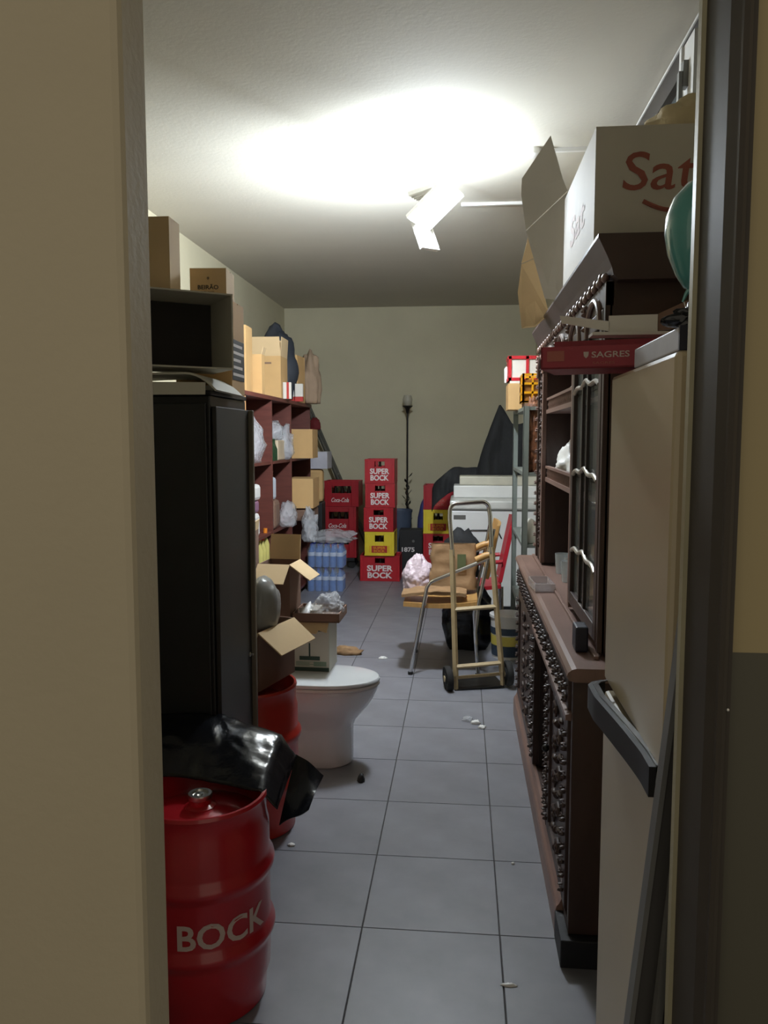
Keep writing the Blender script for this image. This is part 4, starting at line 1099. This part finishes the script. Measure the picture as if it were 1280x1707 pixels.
# glazed door, with wavy glazing bars
dY0, dY1 = 2.505, 3.145
gd = MB()
gd.box(HX - 0.014, HX + 0.01, dY0, dY0 + 0.05, 0.965, 1.985); gd.box(HX - 0.014, HX + 0.01, dY1 - 0.05, dY1, 0.965, 1.985)
gd.box(HX - 0.014, HX + 0.01, dY0 + 0.05, dY1 - 0.05, 0.965, 1.015); gd.box(HX - 0.014, HX + 0.01, dY0 + 0.05, dY1 - 0.05, 1.935, 1.985)
door = gd.build('glazed_door', wood_dk, hu, bevel=0.003)
bar_m = mat('pale_silver_glazing_bar', (178, 170, 158), 0.35, metal=0.3)
lead = mat('dark_glazing_bar', (46, 38, 34), 0.4)
ym = (dY0 + dY1) / 2
for zz in (1.17, 1.46, 1.76):
    pts = []
    for i in range(21):
        t_ = i / 20
        y = dY0 + 0.05 + (dY1 - dY0 - 0.10) * t_
        pts.append((HX - 0.010, y, zz + 0.055 * math.exp(-((t_ - 0.5) / 0.16) ** 2) - 0.02 * math.cos((t_ - .5) * 9)))
    MB().tube(pts, 0.008, 8).build('wavy_bar', bar_m, door, smooth=True)
for y in (ym - 0.05, ym + 0.06):
    MB().box(HX - 0.012, HX - 0.002, y, y + 0.016, 1.015, 1.935).build('upright_bar', lead, door)
edges = (1.015, 1.165, 1.455, 1.755, 1.935)
for i in range(4):
    MB().box(HX - 0.001, HX + 0.003, dY0 + 0.05, dY1 - 0.05, edges[i] + 0.001, edges[i + 1] - 0.001).build('glass_pane', glass_m, door)
# arched frieze and crown
fz_ = MB(); fz_.box(HX - 0.01, HX + 0.012, HY0, HY1, 1.99, HZ1); fz_.build('frieze', wood_dk, hu)
b = MB()
for q in range(5):
    yc = 2.66 + q * 0.43
    b.tube([(HX - 0.016, yc + 0.13 * math.cos(a), 1.93 + 0.10 * math.sin(a)) for a in [i * PI / 14 for i in range(15)]], 0.010, 8)
    carve(b, yc + 0.21, 2.01, 0.10, 0.10, HX - 0.01, q, 2)
b.build('arch_carving', wood_mid, hu, smooth=True)
cw = MB(); cw.prism([(0.445, HZ1 - 0.005), (0.43, HZ1 + 0.01), (0.425, HZ1 + 0.03), (0.412, HZ1 + 0.06), (0.395, HZ1 + 0.095), (0.385, HZ1 + 0.115), (0.385, HZ1 + 0.125), (0.90, HZ1 + 0.125), (0.90, HZ1 - 0.005)], 'y', HY0 - 0.05, HY1 + 0.04)
cw.build('crown', mat('dusky_dark_oak', (74, 58, 54), 0.45, var=0.15), hu)
b = MB()
for q in range(22):
    yy = HY0 + 0.02 + q * 0.095
    b.ball((HX - 0.012, yy, HZ1 + 0.012), (0.012, 0.024, 0.014), 8, 5); b.ball((HX - 0.016, yy + 0.047, HZ1 + 0.016), (0.010, 0.012, 0.018), 8, 5)
b.build('crown_carving', wood_mid, hu, smooth=True)

# ---- things in the hutch
crumple('white_cloth', (0.545, 4.02, 1.396), (0.085, 0.20, 0.13), 71, white_pl, 0.4, 4, 1.4, 0.45, 'white plastic bag on the lower open shelf of the hutch', 'bag', peak=0.2)
crumple('white_bundle', (0.60, 3.95, 1.745), (0.10, 0.16, 0.10), 72, mat('grey_white_cloth', (186, 184, 178), 0.7), 0.4, 3, 1.5, 0.45, 'greyish white cloth on the upper open shelf of the hutch', 'cloth')
crumple('pink_cloth', (0.60, 4.0, 1.855), (0.07, 0.10, 0.035), 73, pink_m, 0.4, 3, 1.6, 0.4, 'pink plastic piece on the greyish cloth in the hutch', 'plastic')
gl_prof = [(0, 0), (0.028, 0), (0.030, 0.004), (0.036, 0.10), (0.034, 0.10), (0.028, 0.008), (0, 0.008)]
for i, (x, y, lb) in enumerate(((0.50, 3.78, 'clear drinking glass nearest the glazed door on the sideboard top'), (0.53, 3.90, 'clear drinking glass in the middle of the sideboard top'), (0.50, 4.02, 'clear drinking glass farthest along the sideboard top'))):
    o = MB().lathe(gl_prof, 20).build('drinking_glass', glassware, loc=(x, y, 0.929), smooth=True); tag(o, lb, 'glass', 'glasses on the sideboard')
clb = thing('clear_tray', 'clear plastic tray at the front edge of the sideboard top', 'tray', (0.372, 3.62, 0.929), R(4))
b = MB(); b.box(-0.052, 0.03, -0.10, 0.10, 0, 0.004)
for s in (-1, 1): b.box(-0.052, 0.03, s * 0.10 - 0.003, s * 0.10 + 0.003, 0, 0.035)
b.box(-0.055, -0.05, -0.10, 0.10, 0, 0.035); b.box(0.028, 0.033, -0.10, 0.10, 0, 0.035)
b.build('tray_shell', film('clear_rigid_plastic', (214, 206, 206), 0.45, 0.08, 0.3), clb)
nb = MB().box(0.36, 0.40, 2.52, 2.60, 0.929, 1.01).build('navy_tin', navy, bevel=0.006); tag(nb, 'small navy tin on the near end of the sideboard top', 'tin')

# ---- carton lettered Sat on the hutch, paper on it
sbx = carton('printed_carton', 'large white carton with red Sat lettering on top of the hutch', (0.635, 2.985, HZ1 + 0.127), (0.47, 0.76, 0.355), 0, closed=True, m=card_white)
text_on('lettering', 'Sat', 0.225, 0.115, ink_faded, sbx, T((-0.04, -0.3816, 0.225)), 0.005, shear=0.1)
MB().tf(T((0, -0.3816, 0))).tube([(-0.09 + 0.17 * i / 12, 0, 0.135 - 0.028 * math.sin(PI * i / 12)) for i in range(13)], 0.007, 6).build('red_swoosh', ink_faded, sbx)
text_on('side_lettering', 'Sat', 0.36, 0.10, mat('pale_pink_print', (198, 170, 160), 0.7), sbx, T((-0.2362, 0.0, 0.17)) @ RZ(R(-90)), 0.02, shear=0.1)
crumple('paper_bundle', (0.74, 2.86, HZ1 + 0.127 + 0.361), (0.16, 0.16, 0.11), 81, cream_cloth, 0.3, 4, 1.2, 0.45, 'cream crumpled paper on the large white carton', 'paper')
# ---- folded cardboard sheets standing on the hutch
fs1 = thing('folded_cardboard', 'tall folded white cardboard sheet beside the lettered carton on the hutch', 'cardboard', (0, 0, 0))
MB().slab([(0.272, 3.66, 2.50), (0.352, 3.60, 2.20), (0.425, 3.58, 2.188), (0.438, 3.585, 2.64)], 0.006).build('lower_panel', card_white, fs1)
MB().slab([(0.272, 3.66, 2.505), (0.438, 3.585, 2.645), (0.418, 3.60, 2.70), (0.366, 3.62, 2.885), (0.252, 3.68, 2.73), (0.250, 3.68, 2.66)], 0.006).build('upper_panel', card_white, fs1)
fs2 = thing('folded_cardboard', 'cream folded cardboard behind the tall white sheet on the hutch', 'cardboard', (0, 0, 0))
MB().slab([(0.277, 4.0, 2.43), (0.340, 4.0, 2.455), (0.41, 3.98, 2.19), (0.345, 3.98, 2.13), (0.285, 4.02, 2.13), (0.263, 4.02, 2.30)], 0.006).build('lower_panel', card_in, fs2)
MB().slab([(0.277, 4.0, 2.435), (0.340, 4.0, 2.46), (0.350, 4.0, 2.60), (0.320, 4.0, 2.62)], 0.006).build('upper_panel', card_in, fs2)
MB().slab([(0.39, 3.99, 2.19), (0.425, 3.96, 2.19), (0.48, 4.3, 2.19), (0.43, 4.3, 2.19)], 0.006).build('foot_panel', card_in, fs2)

# ---- metal rack beyond the dresser
rk = thing('metal_rack', 'grey perforated metal rack beyond the dresser', 'rack', (0, 0, 0))
for x in (0.385, 0.86):
    for y in (5.15, 6.15):
        p = MB(); p.box(x, x + 0.003, y, y + 0.035, 0, 1.80); p.box(x, x + 0.035, y, y + 0.003, 0, 1.80)
        p.build('upright', rack_metal, rk)
for z in (0.45, 0.9, 1.36, 1.775):
    MB().box(0.389, 0.893, 5.155, 6.18, z, z + 0.022).build('rack_shelf', rack_metal, rk)
# what stands on it
zr = 1.798
rb = carton('cardboard_box', 'tan box under the red crate on the metal rack', (0.46, 5.88, zr), (0.28, 0.30, 0.175), 0, closed=True)
ac = thing('amber_crate', 'small amber yellow lattice crate on the metal rack', 'crate', (0.48, 5.42, zr + 0.03), 0)
def lattice(e, w, d, h, m, nx, nz):
    b = MB(); t = 0.012
    b.box(-w / 2, w / 2, -d / 2, d / 2, 0, t)
    for s in (-1, 1):
        for i in range(nx + 1):
            x = -w / 2 + t / 2 + (w - t) * i / nx
            b.cbox((x, s * (d / 2 - t / 2), h / 2), (t, t, h))
            y = -d / 2 + t / 2 + (d - t) * i / nx
            b.cbox((s * (w / 2 - t / 2), y, h / 2), (t, t, h))
        for j in range(nz + 1):
            z = t / 2 + (h - t) * j / nz
            b.cbox((0, s * (d / 2 - t / 2), z), (w, t, t * 1.2)); b.cbox((s * (w / 2 - t / 2), 0, z), (t, d, t * 1.2))
    b.build('lattice_shell', m, e)
    MB().box(-w / 2 + t, w / 2 - t, -d / 2 + t, d / 2 - t, t, h * 0.8).build('inner_load', mat('amber_brown_load', (140, 92, 30), 0.6), e)
lattice(ac, 0.19, 0.24, 0.185, crate_amb, 3, 3)
cp = MB().box(0.40, 0.58, 5.30, 5.54, zr, zr + 0.029).build('flat_board', card_dk, bevel=0.003); tag(cp, 'flat brown board under the amber crate', 'board')
rr = thing('red_crate', 'small red rimmed crate with white sides topmost on the metal rack', 'crate', (0.43, 5.86, zr + 0.20), 0)
MB().box(-0.10, 0.13, -0.11, 0.11, 0.012, 0.16).build('white_side', card_white, rr)
b = MB()
for z in (0.0, 0.15): b.box(-0.115, 0.14, -0.12, 0.12, z, z + 0.022)
for x in (-0.11, 0.01, 0.125): b.box(x, x + 0.02, -0.12, 0.12, 0, 0.17)
b.build('red_frame', crate_red, rr)
ww = MB().box(0.33, 0.58, 5.74, 6.0, zr + 0.181, zr + 0.199).build('flat_board', card_white, bevel=0.003); tag(ww, 'flat white board between the tan box and the red crate', 'board')
wc = MB().lathe([(0, 0), (0.028, 0), (0.03, 0.10), (0.018, 0.115), (0, 0.115)], 16).build('white_cup', white_pl, loc=(0.30 + 0.03, 5.96, zr + 0.2), smooth=True); tag(wc, 'white cup on the rack left of the red crate', 'cup')
crumple('net_bag', (0.447, 5.235, 1.383), (0.06, 0.07, 0.30), 91, mat('brown_net_of_nuts', (118, 72, 46), 0.6, var=0.5, scale=40, bump=1.0, bscale=30), 0.3, 4, 2.5, 0.6, 'brown knobbly net bag on the metal rack', 'bag')
crumple('white_pack', (0.445, 5.235, 0.923), (0.06, 0.06, 0.10), 92, white_pl, 0.25, 3, 1.5, 0.6, 'white pack on the middle of the metal rack', 'pack')

# ---- fridge beside the doorway
fg = thing('fridge', 'tall cream fridge with black handle beside the doorway', 'fridge', (0.352, 1.39, 0))
MB().box(0.055, 0.545, 0.0, 0.58, 0.05, 1.745).build('case', fridge_top, fg, bevel=0.006)
MB().box(0.075, 0.53, 0.02, 0.56, 0.0, 0.05).build('plinth', black_plas, fg)
MB().box(0.0, 0.052, 0.0, 0.58, 1.012, 1.745).build('upper_door', fridge_m, fg, bevel=0.010)
MB().box(0.0, 0.052, 0.0, 0.58, 0.055, 0.985).build('lower_door', fridge_m, fg, bevel=0.010)
MB().box(0.046, 0.056, 0.01, 0.57, 0.98, 1.015).build('door_gap', black_plas, fg)
hd = MB()
def hfn(u, v):
    y = 0.03 + 0.51 * u
    x = -0.004 - 0.034 * (max(0.0, min(1.0, (u - 0.12) / 0.65))) ** 1.2
    if u > 0.93: x += 0.034 * ((u - 0.93) / 0.07) ** 2
    return (x, y, 0.962 + 0.056 * v)
hd.grid(hfn, 30, 3, 0.012)
hh_ = hd.build('handle', black_plas, fg, smooth=True)
MB().grid(lambda u, v: (hfn(u, 0)[0] + 0.012 * v, hfn(u, 0)[1], 1.0185), 30, 2, 0.003).build('handle_lip', mat('grey_handle_lip', (92, 92, 94), 0.35), hh_, smooth=True)

# ---- on the fridge
wbx = thing('flat_case', 'flat pale grey case with navy end lying on the fridge', 'case', (0.36, 1.40, 1.746))
MB().box(0.0, 0.40, 0.008, 0.36, 0, 0.040).build('case_body', mat('pale_grey_case', (186, 186, 196), 0.5), wbx, bevel=0.003)
MB().box(-0.001, 0.401, 0.0, 0.008, 0, 0.041).build('navy_end', navy, wbx)
sg = thing('beer_carton_tray', 'dark red cardboard tray lettered SAGRES jutting from the fridge top', 'tray', (0.345, 1.925, 1.762), (R(1), R(0), R(-14)))
b = MB(); tw_, td_, th_ = 0.33, 0.24, 0.052
b.box(-tw_ / 2, tw_ / 2, 0, td_, 0, 0.004); b.box(-tw_ / 2, tw_ / 2, 0, 0.004, 0, th_); b.box(-tw_ / 2, tw_ / 2, td_ - 0.004, td_, 0, th_ + 0.035)
b.box(-tw_ / 2, -tw_ / 2 + 0.004, 0, td_, 0, th_); b.box(tw_ / 2 - 0.004, tw_ / 2, 0, td_, 0, th_)
b.build('tray_shell', tray_red, sg)
text_on('lettering', 'SAGRES', 0.085, 0.014, ink_pale, sg, T((-0.005, -0.0012, 0.031)), 0.015)
text_on('small_lettering', 'SAGRES', 0.05, 0.006, ink_faded, sg, T((-0.02, -0.0012, 0.012)), 0.0)
MB().slab([(-0.066, -0.0012, 0.038), (-0.054, -0.0012, 0.038), (-0.055, -0.0012, 0.028), (-0.060, -0.0012, 0.023), (-0.065, -0.0012, 0.028)], 0.0008).build('shield_emblem', ink_pale, sg)
MB().box(-0.15, -0.11, -0.0014, -0.0004, 0.018, 0.042).build('side_emblem', ink_faded, sg)
MB().box(-0.10, 0.10, 0.02, 0.22, 0.005, 0.028).build('tray_insert', mat('dark_red_insert', (86, 22, 30), 0.6), sg)
pk2 = thing('white_board', 'white folded card strip lying across the red tray on the fridge', 'card', (0, 0, 0))
MB().slab([(0.235, 2.02, 1.895), (0.345, 1.98, 1.875), (0.345, 1.98, 1.852), (0.24, 2.02, 1.877)], 0.012).build('narrow_strip', card_white, pk2)
MB().slab([(0.345, 1.985, 1.888), (0.45, 1.95, 1.885), (0.45, 1.95, 1.846), (0.345, 1.985, 1.848)], 0.010).build('wide_strip', card_white, pk2)
MB().slab([(0.45, 1.955, 1.885), (0.51, 1.90, 1.91), (0.51, 1.90, 1.85), (0.45, 1.955, 1.848)], 0.010).build('folded_end', card_dk, pk2)
MB().box(0.30, 0.50, 1.935, 2.0, 1.838, 1.845).build('foot', card_white, pk2)
crumple('black_wrap', (0.42, 1.45, 1.788), (0.062, 0.05, 0.030), 95, black_bag, 0.5, 4, 1.9, 0.5, 'crumpled black plastic on the flat grey case', 'plastic')
bl = thing('balloon', 'teal balloon hanging behind the door frame above the fridge', 'balloon', (0.402, 1.51, 1.862))
MB().lathe([(0.0, 0.0), (0.012, 0.003), (0.030, 0.022), (0.052, 0.055), (0.066, 0.09), (0.070, 0.12), (0.066, 0.15), (0.050, 0.178), (0.028, 0.194), (0.0, 0.20)], 36).build('skin', balloon_m, bl, smooth=True, rot=(0, R(12), 0))
MB().tube([(0, 0, 0.002), (-0.006, 0, -0.006), (-0.012, -0.002, -0.02)], 0.005, 8, 0.002).build('knot', balloon_m, bl, smooth=True)
MB().tube([(-0.01, 0, -0.018), (-0.004, 0, -0.035), (0.0, 0.0, -0.048)], 0.001, 6).build('string', white_pl, bl)

# ---- boards leaning between the fridge and the door frame
lb_ = thing('leaning_board', 'dark grey board leaning between the fridge and the door frame', 'board', (0.225, 1.30, 0.0), (0, R(5.4), 0))
MB().box(0.008, 0.24, -0.014, 0.014, 0.022, 1.33).build('panel', mat('dark_grey_panel', (58, 56, 54), 0.5), lb_)
MB().box(0.0, 0.008, -0.016, 0.016, 0.022, 1.33).build('edge', mat('grey_edge_strip', (96, 96, 94), 0.4), lb_)
lb2 = thing('leaning_bar', 'thin grey metal bar in front of the leaning dark board', 'bar', (0.262, 1.255, 0.0), (0, R(4.6), 0))
MB().box(0.0, 0.012, -0.01, 0.01, 0.002, 0.96).build('bar', grey_metal, lb2)

# ---- litter on the floor
def scrap(name, label, loc, r, seed, m, cat='litter'): return crumple(name, (loc[0], loc[1], 0.0005), r, seed, m, 0.5, 3, 2.0, 0.2, label, cat)
scrap('paper_scrap', 'crumpled white paper scrap on the tiles before the hand truck', (0.09, 4.42), (0.03, 0.02, 0.018), 101, white_pl)
scrap('paper_scrap', 'white paper tag beside the crumpled scrap before the hand truck', (0.125, 4.36), (0.022, 0.02, 0.012), 102, white_pl)
scrap('film_scrap', 'scrap of clear film by the paper scraps before the hand truck', (0.045, 4.47), (0.03, 0.03, 0.02), 103, clear_film)
scrap('bottle_cap', 'small white round cap on the floor beside the back keg', (-0.655, 2.985), (0.016, 0.012, 0.008), 104, white_pl)
scrap('black_lump', 'small black lump on the floor beside the toilet foot', (-0.455, 3.60), (0.018, 0.018, 0.03), 105, black_plas)
scrap('paper_slip', 'narrow white paper slip on the nearest tiles', (0.152, 2.245), (0.025, 0.008, 0.006), 106, white_pl)
scrap('paper_crumple', 'brown crumpled paper on the floor beyond the toilet', (-0.83, 5.80), (0.11, 0.05, 0.05), 107, paper_br)
scrap('foil_scrap', 'pale scrap on the floor left of the chair legs', (-0.56, 5.70), (0.03, 0.02, 0.015), 108, white_pl)
scrap('crumb', 'tiny white crumb on the tiles before the sideboard', (0.205, 2.93), (0.007, 0.007, 0.006), 109, white_pl)

# carved ornament too small to pick apart piece by piece
for o in bpy.data.objects:
    if o.parent is not None and o.name.split('.')[0] in ('carving', 'carved_edge', 'carved_panel', 'crown_carving', 'arch_carving', 'gallery_spindles', 'bottle_row', 'iron_leaf', 'lattice_shell'):
        o['kind'] = 'stuff'
